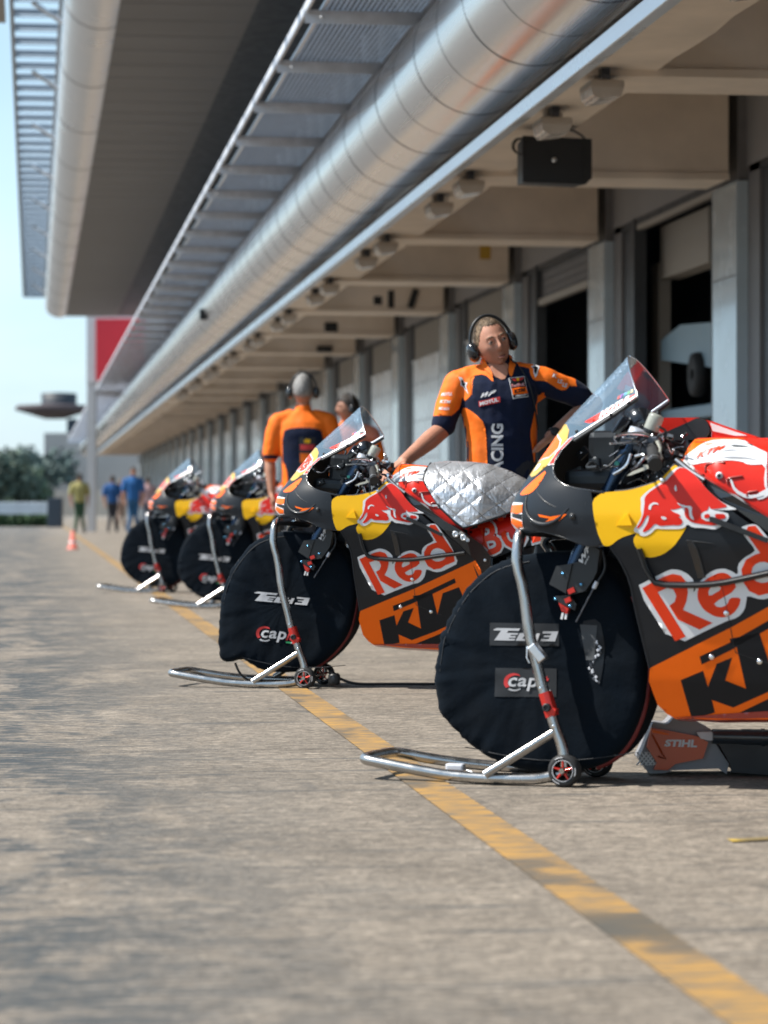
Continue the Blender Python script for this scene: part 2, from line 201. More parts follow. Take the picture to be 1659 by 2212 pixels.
class MB:
    """collects shapes and links them as ONE mesh object"""
    def __init__(s): s.v = []; s.f = []; s.mi = []; s.sm = []
    def add(s, vs, fs, mi=0, smooth=False):
        k = len(s.v); s.v += [tuple(v) for v in vs]
        for f in fs: s.f.append(tuple(i+k for i in f)); s.mi.append(mi); s.sm.append(smooth)
    def box(s, c, d, mi=0, rot=None, ch=0.):
        x, y, z = d[0]/2, d[1]/2, d[2]/2
        if ch <= 0:
            vs = [Vector((a*x, b*y, e*z)) for a in (-1, 1) for b in (-1, 1) for e in (-1, 1)]
            fs = [(0, 1, 3, 2), (4, 6, 7, 5), (0, 4, 5, 1), (2, 3, 7, 6), (0, 2, 6, 4), (1, 5, 7, 3)]
        else:
            bm = bmesh.new(); bmesh.ops.create_cube(bm, size=1)
            for v in bm.verts: v.co = Vector((v.co.x*2*x, v.co.y*2*y, v.co.z*2*z))
            bmesh.ops.bevel(bm, geom=bm.edges[:], offset=ch, segments=2, affect='EDGES', profile=.5)
            bm.verts.ensure_lookup_table(); vs = [v.co.copy() for v in bm.verts]; fs = [tuple(v.index for v in f.verts) for f in bm.faces]; bm.free()
        if rot is not None: vs = [rot @ v for v in vs]
        s.add([v+Vector(c) for v in vs], fs, mi, False)
    def tube(s, pts, r, seg=12, mi=0, caps=True, sub=0, closed=False):
        P = [Vector(p) for p in pts]
        rr = list(r) if isinstance(r, (list, tuple)) else [r]*len(P)
        for _ in range(sub):   # corner rounding (Chaikin)
            Q = [P[0]]; q = [rr[0]]
            for i in range(len(P)-1):
                if i > 0: Q.append(P[i].lerp(P[i+1], .25)); q.append(rr[i]*.75+rr[i+1]*.25)
                if i < len(P)-2: Q.append(P[i].lerp(P[i+1], .75)); q.append(rr[i]*.25+rr[i+1]*.75)
            Q.append(P[-1]); q.append(rr[-1]); P, rr = Q, q
        n = len(P); vs = []; up = None
        for i in range(n):
            d = (P[min(i+1, n-1)]-P[max(i-1, 0)])
            if closed: d = P[(i+1) % n]-P[i-1]
            d = d.normalized() if d.length > 1e-9 else Vector((0, 0, 1))
            if up is None:
                up = d.orthogonal().normalized()
            up = (up-d*up.dot(d)).normalized(); sd_ = d.cross(up)
            for k in range(seg):
                a = 2*math.pi*k/seg; vs.append(P[i]+(up*math.cos(a)+sd_*math.sin(a))*rr[i])
        fs = []
        m = n if closed else n-1
        for i in range(m):
            for k in range(seg):
                a, b = i*seg+k, i*seg+(k+1) % seg; j = ((i+1) % n)*seg
                fs.append((a, b, j+(k+1) % seg, j+k))
        s.add(vs, fs, mi, True)
        if caps and not closed:
            s.add([vs[k] for k in range(seg)][::-1], [tuple(range(seg))], mi); s.add([vs[(n-1)*seg+k] for k in range(seg)], [tuple(range(seg))], mi)
    def lathe(s, prof, o, axis, seg=32, mi=0, smooth=True):
        """prof: (radius, height along axis)"""
        ax = Vector(axis).normalized(); u = ax.orthogonal().normalized(); v = ax.cross(u); o = Vector(o); vs = []
        for r, h in prof:
            for k in range(seg):
                a = 2*math.pi*k/seg; vs.append(o+ax*h+(u*math.cos(a)+v*math.sin(a))*r)
        fs = [(i*seg+k, i*seg+(k+1) % seg, (i+1)*seg+(k+1) % seg, (i+1)*seg+k) for i in range(len(prof)-1) for k in range(seg)]
        s.add(vs, fs, mi, smooth)
    def prism(s, poly, fn0, fn1, mi=0, mi2=None):
        """poly 2-D outline; fn0/fn1 map (a,b) to the two faces"""
        n = len(poly); tris = geometry.tessellate_polygon([[Vector((a, b, 0)) for a, b in poly]])
        A = [fn0(a, b) for a, b in poly]; B = [fn1(a, b) for a, b in poly]
        s.add(A, [tuple(t) for t in tris], mi); s.add(B, [tuple(t)[::-1] for t in tris], mi)
        s.add(A+B, [(i, (i+1) % n, n+(i+1) % n, n+i) for i in range(n)], mi if mi2 is None else mi2)
    def build(s, name, mats, parent=None, smooth_angle=None, bevel=0., **props):
        me = bpy.data.meshes.new(name); me.from_pydata(s.v, [], s.f); me.update()
        for m in (mats if isinstance(mats, (list, tuple)) else [mats]): me.materials.append(m)
        me.polygons.foreach_set('material_index', s.mi); me.polygons.foreach_set('use_smooth', s.sm)
        bm = bmesh.new(); bm.from_mesh(me); bmesh.ops.remove_doubles(bm, verts=bm.verts, dist=1e-5) if s.weld else None
        bmesh.ops.recalc_face_normals(bm, faces=bm.faces); bm.to_mesh(me); bm.free()
        o = bpy.data.objects.new(name, me); COL.objects.link(o)
        if parent is not None: o.parent = parent
        if bevel:
            b = o.modifiers.new('bevel', 'BEVEL'); b.width = bevel; b.segments = 2; b.limit_method = 'ANGLE'; b.angle_limit = R(40)
        for k, v in props.items(): o[k] = v
        return o
    weld = False

def empty(name, loc=(0, 0, 0), rz=0., mw=None, **props):
    o = bpy.data.objects.new(name, None); COL.objects.link(o); o.empty_display_size = .2
    if mw is not None: o.matrix_world = mw
    else: o.location = loc; o.rotation_euler = (0, 0, rz)
    for k, v in props.items(): o[k] = v
    return o
def setp(o, label, category, group=None):
    o['label'] = label; o['category'] = category
    if group: o['group'] = group
    return o
def copy_tree(o, mw=None):
    def rec(a, par):
        c = a.copy(); COL.objects.link(c)
        if par is not None: c.parent = par; c.matrix_parent_inverse = a.matrix_parent_inverse.copy(); c.matrix_basis = a.matrix_basis.copy()
        for ch in a.children: rec(ch, c)
        return c
    r = rec(o, None)
    if mw is not None: r.matrix_world = mw
    return r

def inside(p, poly):
    x, y = p; c = False; j = len(poly)-1
    for i in range(len(poly)):
        xi, yi = poly[i]; xj, yj = poly[j]
        if (yi > y) != (yj > y) and x < (xj-xi)*(y-yi)/(yj-yi)+xi: c = not c
        j = i
    return c
def tri2d(loops, cell):
    """triangulate even-odd loops with a regular grid of inner points"""
    V = []; E = []
    for lp in loops:
        k = len(V); m = 0
        for i in range(len(lp)):
            a = lp[i]; b = lp[(i+1) % len(lp)]; L = math.dist(a, b)
            if L < 1e-6: continue
            n = max(1, int(math.ceil(L/cell)))
            for t in range(n): V.append(Vector((a[0]+(b[0]-a[0])*t/n, a[1]+(b[1]-a[1])*t/n))); m += 1
        E += [(k+i, k+(i+1) % m) for i in range(m)]
    xs = [p[0] for l in loops for p in l]; ys = [p[1] for l in loops for p in l]
    i0, i1 = int(math.floor(min(xs)/cell)), int(math.ceil(max(xs)/cell)); j0, j1 = int(math.floor(min(ys)/cell)), int(math.ceil(max(ys)/cell))
    def ins(p):
        c = False
        for lp in loops: c ^= inside(p, lp)
        return c
    for i in range(i0, i1+1):
        for j in range(j0, j1+1):
            p = (i*cell, j*cell)
            if ins(p): V.append(Vector(p))
    r = geometry.delaunay_2d_cdt(V, E, [], 0, 1e-5, False)
    v2 = [(v.x, v.y) for v in r[0]]
    fs = [f for f in r[2] if ins((sum(v2[i][0] for i in f)/3, sum(v2[i][1] for i in f)/3))]
    return v2, fs
def smooth_loop(poly, it=1, closed=True):
    for _ in range(it):
        Q = []; n = len(poly)
        for i in range(n if closed else n-1):
            a, b = poly[i], poly[(i+1) % n]
            Q += [(a[0]*.78+b[0]*.22, a[1]*.78+b[1]*.22), (a[0]*.22+b[0]*.78, a[1]*.22+b[1]*.78)]
        poly = Q if closed else [poly[0]]+Q+[poly[-1]]
    return poly
def patch(mb, loops, fn, off=0., mi=0, side=-1, cell=.014, smooth=True):
    """lay a flat outline on the surface y = side*(fn(x,z)+off)"""
    if not isinstance(loops[0][0], (tuple, list)): loops = [loops]
    v2, fs = tri2d(loops, cell)
    mb.add([(x, side*(fn(x, z)+off), z) for x, z in v2], fs, mi, smooth)
_tc = {}
def text2d(txt, shear=0., bold=0., spacing=1.):
    key = (txt, shear, bold, spacing)
    if key in _tc: return _tc[key]
    c = bpy.data.curves.new('t', 'FONT'); c.body = txt; c.shear = shear; c.offset = bold; c.resolution_u = 3; c.space_character = spacing
    o = bpy.data.objects.new('t', c); COL.objects.link(o); bpy.context.view_layer.update()
    me = bpy.data.meshes.new_from_object(o.evaluated_get(bpy.context.evaluated_depsgraph_get()))
    v = [(p.co.x, p.co.y) for p in me.vertices]; f = [tuple(p.vertices) for p in me.polygons]
    bpy.data.objects.remove(o); bpy.data.curves.remove(c); bpy.data.meshes.remove(me)
    x0 = min(a for a, b in v); x1 = max(a for a, b in v); y0 = min(b for a, b in v); y1 = max(b for a, b in v)
    v = [((a-x0)/(x1-x0), (b-y0)/(y1-y0)) for a, b in v]
    _tc[key] = (v, f); return _tc[key]
def text(mb, txt, quad, map3, mi=0, shear=0., bold=.0, spacing=1.):
    """quad: 4 corners (bl, br, tr, tl) in 2-D; map3(a,b) gives the 3-D point"""
    v, f = text2d(txt, shear, bold, spacing); bl, br, tr, tl = quad
    P = []
    for a, b in v:
        x = (bl[0]*(1-a)+br[0]*a)*(1-b)+(tl[0]*(1-a)+tr[0]*a)*b; y = (bl[1]*(1-a)+br[1]*a)*(1-b)+(tl[1]*(1-a)+tr[1]*a)*b
        P.append(map3(x, y))
    mb.add(P, f, mi)
def interp(x, xs, ys):
    if x <= xs[0]: return ys[0]
    for i in range(1, len(xs)):
        if x <= xs[i]: t = (x-xs[i-1])/(xs[i]-xs[i-1]); return ys[i-1]*(1-t)+ys[i]*t
    return ys[-1]

# ------------------------------------------------------------------ materials
M = {}
M['conc_beam'] = mat('painted_concrete', (.82, .71, .60), .85, var=.10, vscale=2.5, bump=.35, bscale=14, bdist=.006)
M['conc_grey'] = mat('grey_painted_wall', (.30, .30, .31), .8, var=.06, vscale=2, bump=.2, bscale=10)
M['teal'] = mat('pillar_cladding', (.50, .60, .68), .22, coat=.6, var=.05, vscale=3, bump=.1, bscale=8)
M['frame_dark'] = mat('dark_door_frame', (.055, .062, .072), .5, var=.1)
M['frame_mid'] = mat('grey_frame', (.19, .19, .20), .55, var=.08)
M['white_door'] = mat('white_door_panel', (.74, .78, .83), .28, coat=.3, var=.04, vscale=2)
M['beige_door'] = mat('beige_shutter', (.42, .40, .37), .6, var=.05)
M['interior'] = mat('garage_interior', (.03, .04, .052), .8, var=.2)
M['steel_duct'] = mat('rolled_steel', (.86, .83, .82), .24, 1., var=.05, vscale=2.2, bump=.05, bscale=4, bdist=.004, stretch=(3, .06, 3))
M['alu'] = mat('aluminium', (.72, .74, .77), .38, 1., var=.06, vscale=4)
M['galv'] = mat('galvanised_steel', (.66, .68, .74), .5, .2, var=.15, vscale=14)
M['gutter'] = mat('white_fascia', (.84, .90, .97), .30, .25, var=.02, vscale=1.5)
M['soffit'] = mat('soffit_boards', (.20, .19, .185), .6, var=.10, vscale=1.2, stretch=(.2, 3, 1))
M['soffit_shade'] = mat('soffit_painted_shade', (.012, .018, .026), .5, var=.2)  # near-black colour stands in for shade on the soffit near the wall
M['red'] = mat('red_panel', (.55, .02, .035), .5, var=.05)
M['white'] = mat('white_paint', (.78, .78, .78), .5, var=.03)
M['black_pl'] = mat('black_plastic', (.015, .017, .02), .45, var=.2, vscale=20)
M['black_gl'] = mat('black_gloss', (.012, .013, .016), .18, coat=.6)
M['rubber'] = mat('rubber', (.017, .018, .02), .75, var=.2, vscale=30)
M['carbon'] = mat('dark_grey_fairing', (.0095, .0125, .0175), .42, coat=.12, var=.06, vscale=5, spec=.28)
M['yellow'] = mat('yellow_paint', (.96, .53, .006), .42, coat=.12, var=.03, spec=.28)
M['bullred'] = mat('red_paint', (.72, .018, .006), .42, coat=.15, var=.04, spec=.28)
M['redor'] = mat('letter_red', (.84, .050, .008), .45, coat=.1, var=.03, spec=.28)
M['orange'] = mat('orange_paint', (.98, .150, .001), .42, coat=.1, var=.04, spec=.28)
M['offwhite'] = mat('white_decal', (.76, .77, .80), .42, coat=.1, var=.03, spec=.28)
M['navyblack'] = mat('black_decal', (.004, .006, .010), .45, coat=.05, spec=.28)
M['plateyel'] = mat('number_plate_yellow', (.62, .38, .05), .4, coat=.3)
M['darkred'] = mat('dark_red_belly', (.33, .03, .02), .3, coat=.5)
M['chrome'] = mat('polished_metal', (.80, .81, .83), .14, 1.)
M['tube'] = mat('brushed_tube', (.44, .43, .42), .24, 1., var=.12, vscale=18)
M['dmetal'] = mat('dark_metal', (.09, .095, .11), .35, .8, var=.2, vscale=20)
M['forkblue'] = mat('fork_coating', (.03, .055, .10), .2, .7)
M['redano'] = mat('red_anodised', (.60, .03, .02), .32, .35, coat=.3)
M['cover'] = mat('quilted_cover_cloth', (.0032, .0066, .0115), .9, var=.25, vscale=7, bump=.8, bscale=9, bdist=.010, sheen=.03, spec=.12)
M['coverpatch'] = mat('printed_patch', (.012, .015, .02), .6)
M['piping'] = mat('red_piping', (.16, .014, .016), .6)
M['print'] = mat('silver_print', (.50, .51, .54), .5)
M['printred'] = mat('red_print', (.55, .03, .03), .5)
M['printgreen'] = mat('green_print', (.03, .35, .12), .5)
M['glass'] = glass_mat('windscreen', (.80, .86, .92))
M['resv'] = mat('translucent_reservoir', (.55, .54, .46), .35, var=.1, vscale=30)
M['foil'] = mat('quilted_foil', (.62, .64, .68), .42, .8, var=.05, vscale=12, bump=.35, bscale=55, bdist=.004)
M['skin'] = mat('skin', (.47, .225, .15), .55, var=.10, vscale=16, bump=.15, bscale=90)
M['skin'].node_tree.nodes['Principled BSDF'].inputs['Subsurface Weight'].default_value = .12
M['skin'].node_tree.nodes['Principled BSDF'].inputs['Subsurface Radius'].default_value = (.02, .008, .005)
M['skin2'] = mat('tanned_skin', (.40, .19, .12), .55, var=.10, vscale=16)
M['hair'] = mat('light_brown_hair', (.17, .115, .07), .6, var=.45, vscale=60, bump=1., bscale=120, bdist=.006, stretch=(1, .3, .6))
M['hairgrey'] = mat('grey_hair', (.27, .265, .26), .6, var=.45, vscale=60, bump=1., bscale=100, bdist=.005)
M['hairdark'] = mat('dark_hair', (.03, .022, .018), .6, bump=1., bscale=100, bdist=.005)
M['navy'] = mat('navy_cloth', (.0045, .010, .034), .88, var=.12, vscale=12, bump=.55, bscale=13, bdist=.012, sheen=.04, spec=.3)
M['orcloth'] = mat('orange_cloth', (.95, .175, .003), .75, var=.05, vscale=12, bump=.5, bscale=13, bdist=.012)
M['trousers'] = mat('dark_trousers', (.018, .02, .028), .85, var=.2, bump=.3, bscale=10)
M['clothprint'] = mat('white_print', (.72, .72, .74), .7)
M['eyew'] = mat('eye_white', (.34, .30, .27), .3)
M['eyed'] = mat('eye_dark', (.03, .025, .02), .2)
M['lips'] = mat('lips', (.40, .16, .12), .5)
M['lamp_pl'] = mat('aged_lamp_housing', (.50, .44, .38), .4, var=.08)
M['lamp_cl'] = mat('ribbed_lamp_cover', (.62, .58, .54), .25, coat=.4, var=.05)

M['hairline'] = M['hair']
# ------------------------------------------------------------------ the ground
def ground_mat():
    m = bpy.data.materials.new('pit_lane_concrete'); m.use_nodes = True; n = m.node_tree; b = n.nodes['Principled BSDF']
    N = n.nodes.new; L = n.links.new
    g = N('ShaderNodeNewGeometry')
    def noise_(scale, detail, vscale=(1, 1, 1), rough=.55, loc=(0, 0, 0), dist=0.):
        mp = N('ShaderNodeMapping'); mp.inputs['Scale'].default_value = vscale; mp.inputs['Location'].default_value = loc; L(g.outputs['Position'], mp.inputs[0])
        t = N('ShaderNodeTexNoise'); t.inputs['Scale'].default_value = scale; t.inputs['Detail'].default_value = detail; t.inputs['Roughness'].default_value = rough; t.inputs['Distortion'].default_value = dist
        L(mp.outputs[0], t.inputs[0]); return t.outputs[0]
    def rng(src, a, b_, c, d):
        r = N('ShaderNodeMapRange'); r.inputs[1].default_value = a; r.inputs[2].default_value = b_; r.inputs[3].default_value = c; r.inputs[4].default_value = d; L(src, r.inputs[0]); return r.outputs[0]
    def mul(a, b_):
        r = N('ShaderNodeMath'); r.operation = 'MULTIPLY'
        for i, x in enumerate((a, b_)):
            if isinstance(x, (int, float)): r.inputs[i].default_value = x
            else: L(x, r.inputs[i])
        return r.outputs[0]
    comb = rng(noise_(12, 4, (1.0, 2.2, 1), .7, dist=.5), .3, .7, .62, 1.30)         # broom marks across the lane
    comb2 = rng(noise_(42, 4, (.8, 1.25, 1), .65, (3, 1, 0), dist=1.2), .34, .66, .52, 1.34)
    blot = rng(noise_(1.6, 9, (1, .8, 1), .75, (5, 2, 0)), .32, .70, 1.16, .62)
    fine = rng(noise_(130, 3, (.6, 1, 1)), .3, .7, .80, 1.18)
    wmp = N('ShaderNodeMapping'); wmp.inputs['Rotation'].default_value = (0, 0, R(8)); L(g.outputs['Position'], wmp.inputs[0])
    wv = N('ShaderNodeTexWave'); wv.bands_direction = 'Y'; wv.inputs['Scale'].default_value = 8.5; wv.inputs['Distortion'].default_value = 9; wv.inputs['Detail'].default_value = 4; wv.inputs['Detail Scale'].default_value = 1.6; wv.inputs['Detail Roughness'].default_value = .6; L(wmp.outputs[0], wv.inputs[0])
    groove = rng(wv.outputs[0], 0, 1, .80, 1.14)
    base = mul(mul(mul(comb, comb2), mul(blot, fine)), groove)
    # rubber and dirt: long dark stains laid down by wheels, mostly on the open lane side
    sx = N('ShaderNodeSeparateXYZ'); L(g.outputs['Position'], sx.inputs[0])
    side = rng(sx.outputs[0], .85, .0, .0, 1.)
    xl = rng(noise_(3.0, 5, (.28, 3.2, 1), .7, (2, 9, 0), dist=.3), .57, .68, 0., .70)     # thin dark scrapes across the lane
    st = noise_(1.3, 9, (1.6, .75, 1), .74, (1.3, .4, 0), dist=.5)
    st2 = noise_(7, 5, (.7, 2.6, 1), .6, (7, 4, 0))
    ad = N('ShaderNodeMath'); ad.operation = 'MULTIPLY_ADD'; L(st2, ad.inputs[0]); ad.inputs[1].default_value = .35; L(st, ad.inputs[2])
    stain = rng(ad.outputs[0], .59, .70, 0., 1.)
    s2 = rng(ad.outputs[0], .76, .90, 0., .65)
    brk = rng(noise_(16, 5, (.45, 1.9, 1), .7, (1, 6, 0), dist=.6), .36, .52, .10, 1.)
    stL = mul(mul(stain, brk), mul(side, .95))
    mxs = N('ShaderNodeMath'); mxs.operation = 'MAXIMUM'; L(stL, mxs.inputs[0]); L(s2, mxs.inputs[1])
    mx3 = N('ShaderNodeMath'); mx3.operation = 'MAXIMUM'; L(mxs.outputs[0], mx3.inputs[0]); L(xl, mx3.inputs[1]); mxs = mx3
    c0 = N('ShaderNodeVectorMath'); c0.operation = 'SCALE'; c0.inputs[0].default_value = (.278, .236, .190); L(base, c0.inputs['Scale'])
    mx = N('ShaderNodeMix'); mx.data_type = 'RGBA'; L(mxs.outputs[0], mx.inputs[0]); L(c0.outputs[0], mx.inputs[6]); mx.inputs[7].default_value = (.032, .044, .054, 1)
    L(mx.outputs[2], b.inputs['Base Color']); b.inputs['Roughness'].default_value = .82
    bp = N('ShaderNodeBump'); bp.inputs['Strength'].default_value = .6; bp.inputs['Distance'].default_value = .006
    L(mul(groove, mul(comb2, fine)), bp.inputs['Height']); L(bp.outputs[0], b.inputs['Normal'])
    return m, noise_, rng, mul
GM, _, _, _ = ground_mat()
mb = MB(); mb.add([(-200, -50, 0), (200, -50, 0), (200, 560, 0), (-200, 560, 0)], [(0, 1, 2, 3)])
mb.build('pit_lane', GM, kind='structure')
def line_mat(name, col, lo, hi):
    m = bpy.data.materials.new(name); m.use_nodes = True; n = m.node_tree; b = n.nodes['Principled BSDF']
    g = n.nodes.new('ShaderNodeNewGeometry'); L = n.links.new
    def nz(scale, vs, det=5):
        mp = n.nodes.new('ShaderNodeMapping'); mp.inputs['Scale'].default_value = vs; L(g.outputs['Position'], mp.inputs[0])
        t = n.nodes.new('ShaderNodeTexNoise'); t.inputs['Scale'].default_value = scale; t.inputs['Detail'].default_value = det; L(mp.outputs[0], t.inputs[0]); return t.outputs[0]
    a = nz(9, (.8, 3, 1)); c = nz(60, (.4, 3, 1), 3)
    ad = n.nodes.new('ShaderNodeMath'); ad.operation = 'MULTIPLY_ADD'; L(c, ad.inputs[0]); ad.inputs[1].default_value = .6; L(a, ad.inputs[2])
    r = n.nodes.new('ShaderNodeMapRange'); L(ad.outputs[0], r.inputs[0]); r.inputs[1].default_value = lo; r.inputs[2].default_value = hi
    mx = n.nodes.new('ShaderNodeMix'); mx.data_type = 'RGBA'; L(r.outputs[0], mx.inputs[0]); mx.inputs[6].default_value = (*col, 1); mx.inputs[7].default_value = (.16, .13, .095, 1)
    # two dark scuffs across the paint
    s = n.nodes.new('ShaderNodeSeparateXYZ'); L(g.outputs['Position'], s.inputs[0])
    d = nz(2.2, (1.5, 1, 1)); q = n.nodes.new('ShaderNodeMapRange'); L(d, q.inputs[0]); q.inputs[1].default_value = .54; q.inputs[2].default_value = .62; q.inputs[3].default_value = 0; q.inputs[4].default_value = .75
    m2 = n.nodes.new('ShaderNodeMix'); m2.data_type = 'RGBA'; L(q.outputs[0], m2.inputs[0]); L(mx.outputs[2], m2.inputs[6]); m2.inputs[7].default_value = (.09, .085, .075, 1)
    # tyre mark crossing the line close to the camera
    yn = n.nodes.new('ShaderNodeMath'); yn.operation = 'MULTIPLY_ADD'; L(c, yn.inputs[0]); yn.inputs[1].default_value = .22; L(s.outputs[1], yn.inputs[2])
    ds = n.nodes.new('ShaderNodeMath'); ds.operation = 'SUBTRACT'; L(yn.outputs[0], ds.inputs[0]); ds.inputs[1].default_value = 5.20
    ab = n.nodes.new('ShaderNodeMath'); ab.operation = 'ABSOLUTE'; L(ds.outputs[0], ab.inputs[0])
    q2 = n.nodes.new('ShaderNodeMapRange'); L(ab.outputs[0], q2.inputs[0]); q2.inputs[1].default_value = .19; q2.inputs[2].default_value = .13; q2.inputs[3].default_value = 0; q2.inputs[4].default_value = .85
    m3 = n.nodes.new('ShaderNodeMix'); m3.data_type = 'RGBA'; L(q2.outputs[0], m3.inputs[0]); L(m2.outputs[2], m3.inputs[6]); m3.inputs[7].default_value = (.07, .072, .066, 1)
    L(m3.outputs[2], b.inputs['Base Color']); b.inputs['Roughness'].default_value = .7
    bp = n.nodes.new('ShaderNodeBump'); bp.inputs['Strength'].default_value = .4; bp.inputs['Distance'].default_value = .004; L(c, bp.inputs['Height']); L(bp.outputs[0], b.inputs['Normal'])
    return m
mb = MB(); mb.add([(1.045, 1, .004), (1.165, 1, .004), (1.165, 160, .004), (1.045, 160, .004)], [(0, 1, 2, 3)])
mb.build('painted_yellow_line', line_mat('worn_yellow_line', (.44, .245, .06), .66, .96), kind='structure')
mb = MB(); mb.add([(1.62, 6.33, .004), (3.2, 6.75, .004), (3.2, 6.80, .004), (1.62, 6.38, .004)], [(0, 1, 2, 3)])
mb.build('painted_box_line', line_mat('thin_yellow_line', (.62, .42, .07), .85, 1.1), kind='structure')
for yj in (8.9, 13.9, 18.9, 24.0):
    mb = MB(); n = 60; vs = []
    for i in range(n+1):
        x = -8+13.4*i/n; y = yj+.01*noise.noise(Vector((x*2, yj, 0))); w_ = .0035+.002*noise.noise(Vector((x*5, yj, 3))); vs += [(x, y-w_, .0035), (x, y+w_, .0035)]
    mb.add(vs, [(2*i, 2*i+2, 2*i+3, 2*i+1) for i in range(n)]); mb.build('pavement_joint', M['rubber'], kind='structure')

# ------------------------------------------------------------------ pit building
PY = lambda k: 21.57+5.148*k                                   # near edge of pillar k
bld = empty('pit_building', (5, 50, 0)); setp(bld, 'long grey pit garage building with deep overhanging canopy and row of garages', 'building')
def bpart(mb, name, mats, bevel=0., parent=None, **kw):
    o = mb.build(name, mats, None, bevel=bevel, **kw)
    p = parent or bld
    o.parent = p; o.matrix_parent_inverse = Matrix.Translation(-Vector(p.location)) if parent is None else Matrix.Identity(4)
    return o
KS = range(-5, 25)
for k in KS:
    y = PY(k)
    mb = MB(); mb.box((5.70, y+.40, 1.685), (.29, .80, 3.37)); mb.box((5.69, y+.40, 3.78), (.22, .72, .82), 1)
    mb.box((5.553, y+.40, 1.10), (.004, .80, .012), 1); mb.box((5.553, y+.40, 2.62), (.004, .80, .012), 1); mb.box((5.553, y+.79, 1.68), (.004, .014, 3.36), 1)
    bpart(mb, 'pillar', [M['teal'], M['frame_mid']], bevel=.008)
    mb = MB(); mb.box((4.352, y+.35, 3.79), (2.29, .70, .83), ch=.012)
    mb.box((4.352, y-.012, 3.395), (2.28, .03, .05)); bpart(mb, 'ceiling_beam', M['conc_beam'])
# edge slab with broken inner edge, ceiling slab
mb = MB(); random.seed(3)
vs = []; n = 330
for i in range(n+1):
    y = -6+154*i/n; j = .02*noise.noise(Vector((y*2.3, 0, 0)))+.012*noise.noise(Vector((y*9, 3, 0)))
    vs += [(3.24, y, 3.405), (3.74+j, y, 3.405), (3.75+j, y, 3.55), (3.24, y, 3.55)]
fs = []
for i in range(n):
    a = 4*i
    for e in range(4): fs.append((a+e, a+(e+1) % 4, a+4+(e+1) % 4, a+4+e))
mb.add(vs, fs); bpart(mb, 'edge_slab', M['conc_beam'])
mb = MB(); mb.box((4.4, 71, 4.28), (2.4, 154, .14)); bpart(mb, 'canopy_ceiling', M['conc_beam'])
# fascia, duct-like rolled edge
mb = MB(); mb.prism([(2.928, 3.137), (2.945, 3.137), (2.945, 3.222), (3.21, 3.30), (3.21, 3.312), (2.934, 3.230), (2.926, 3.226)], lambda a, b: (a, -6, b), lambda a, b: (a, 148, b)); bpart(mb, 'white_fascia', M['gutter'], bevel=.004)
mb = MB(); mb.box((3.19, 71, 3.53), (.012, 154, .11)); mb.box((3.215, 71, 3.48), (.05, 154, .012), 0); bpart(mb, 'fascia_bracket', M['dmetal'])
mb = MB(); C0 = Vector((2.897, 0, 3.77)); RR = .42
prof = []
ys = [-6+.5*i for i in range(309)]
vs = []; seg = 72
for y in ys:
    for k in range(seg):
        a = 2*math.pi*k/seg
        r = RR+.0022*noise.noise(Vector((a*1.5, y*.9, 0)))+.0012*noise.noise(Vector((a*4, y*2.2, 5)))
        vs.append((C0.x+r*math.cos(a), y, C0.z+r*math.sin(a)))
fs = [(i*seg+k, i*seg+(k+1) % seg, (i+1)*seg+(k+1) % seg, (i+1)*seg+k) for i in range(len(ys)-1) for k in range(seg)]
mb.add(vs, fs, 0, True)
y0 = (16.2-.36)/.992
for i in range(-20, 127):
    y = y0+1.03*i; rr = .0021 if i % 2 == 0 else .0011
    mb.tube([(C0.x+(RR+.0015)*math.cos(a), y, C0.z+(RR+.0015)*math.sin(a)) for a in [2*math.pi*k/64 for k in range(64)]], rr, 5, 1, closed=True)
    for dy in (.02, .52):
        a = R(-50); mb.lathe([(.008, 0), (.006, .006), (0, .007)], (C0.x+RR*math.cos(a), y+dy, C0.z+RR*math.sin(a)), (math.cos(a), 0, math.sin(a)), 8, 1)
duct = bpart(mb, 'rolled_metal_edge', [M['steel_duct'], M['dmetal']])
# catwalk
M['galv_l'] = mat('bright_galvanised', (.80, .82, .88), .5, .1, var=.12, vscale=10)
cw = empty('grating_catwalk', (2.2, 18, 4.09)); setp(cw, 'galvanised steel grating catwalk running above the round metal edge of the canopy', 'catwalk')
def cpart(mb, name, m):
    o = mb.build(name, m, None, bevel=0); o.parent = cw; o.matrix_parent_inverse = Matrix.Translation(-Vector(cw.location)); return o
yb0 = (18.9-.28)/.992
for i in range(-8, 60):
    y = yb0+2.168*i
    mb = MB(); mb.box((2.265, y, 4.10), (.86, .008, .085)); mb.box((2.265, y+.035, 4.145), (.86, .07, .008)); mb.box((2.70, y+.01, 4.10), (.02, .05, .10))
    for xx in (1.95, 2.6): mb.lathe([(.012, 0), (.012, .008), (0, .009)], (xx, y-.004, 4.10), (0, -1, 0), 6)
    cpart(mb, 'cross_bearer', M['galv_l'])
for x, ww, hh, nm in ((1.845, .02, .07, 'outer_rail'), (1.955, .022, .025, 'inner_stringer'), (2.665, .045, .05, 'wall_side_stringer')):
    mb = MB(); mb.box((x, 68, 4.16), (ww, 148, hh)); cpart(mb, nm, M['alu'] if x > 1.9 and x < 2 else M['galv'])
mb = MB()
for i in range(19): mb.box((1.99+i*.036, 68, 4.165), (.003, 148, .022))
for i in range(800):
    y = -3+i*.11 if i < 400 else 41+(i-400)*.25
    mb.box((2.32, y, 4.172), (.69, .004, .006))
cpart(mb, 'grating', M['galv'])
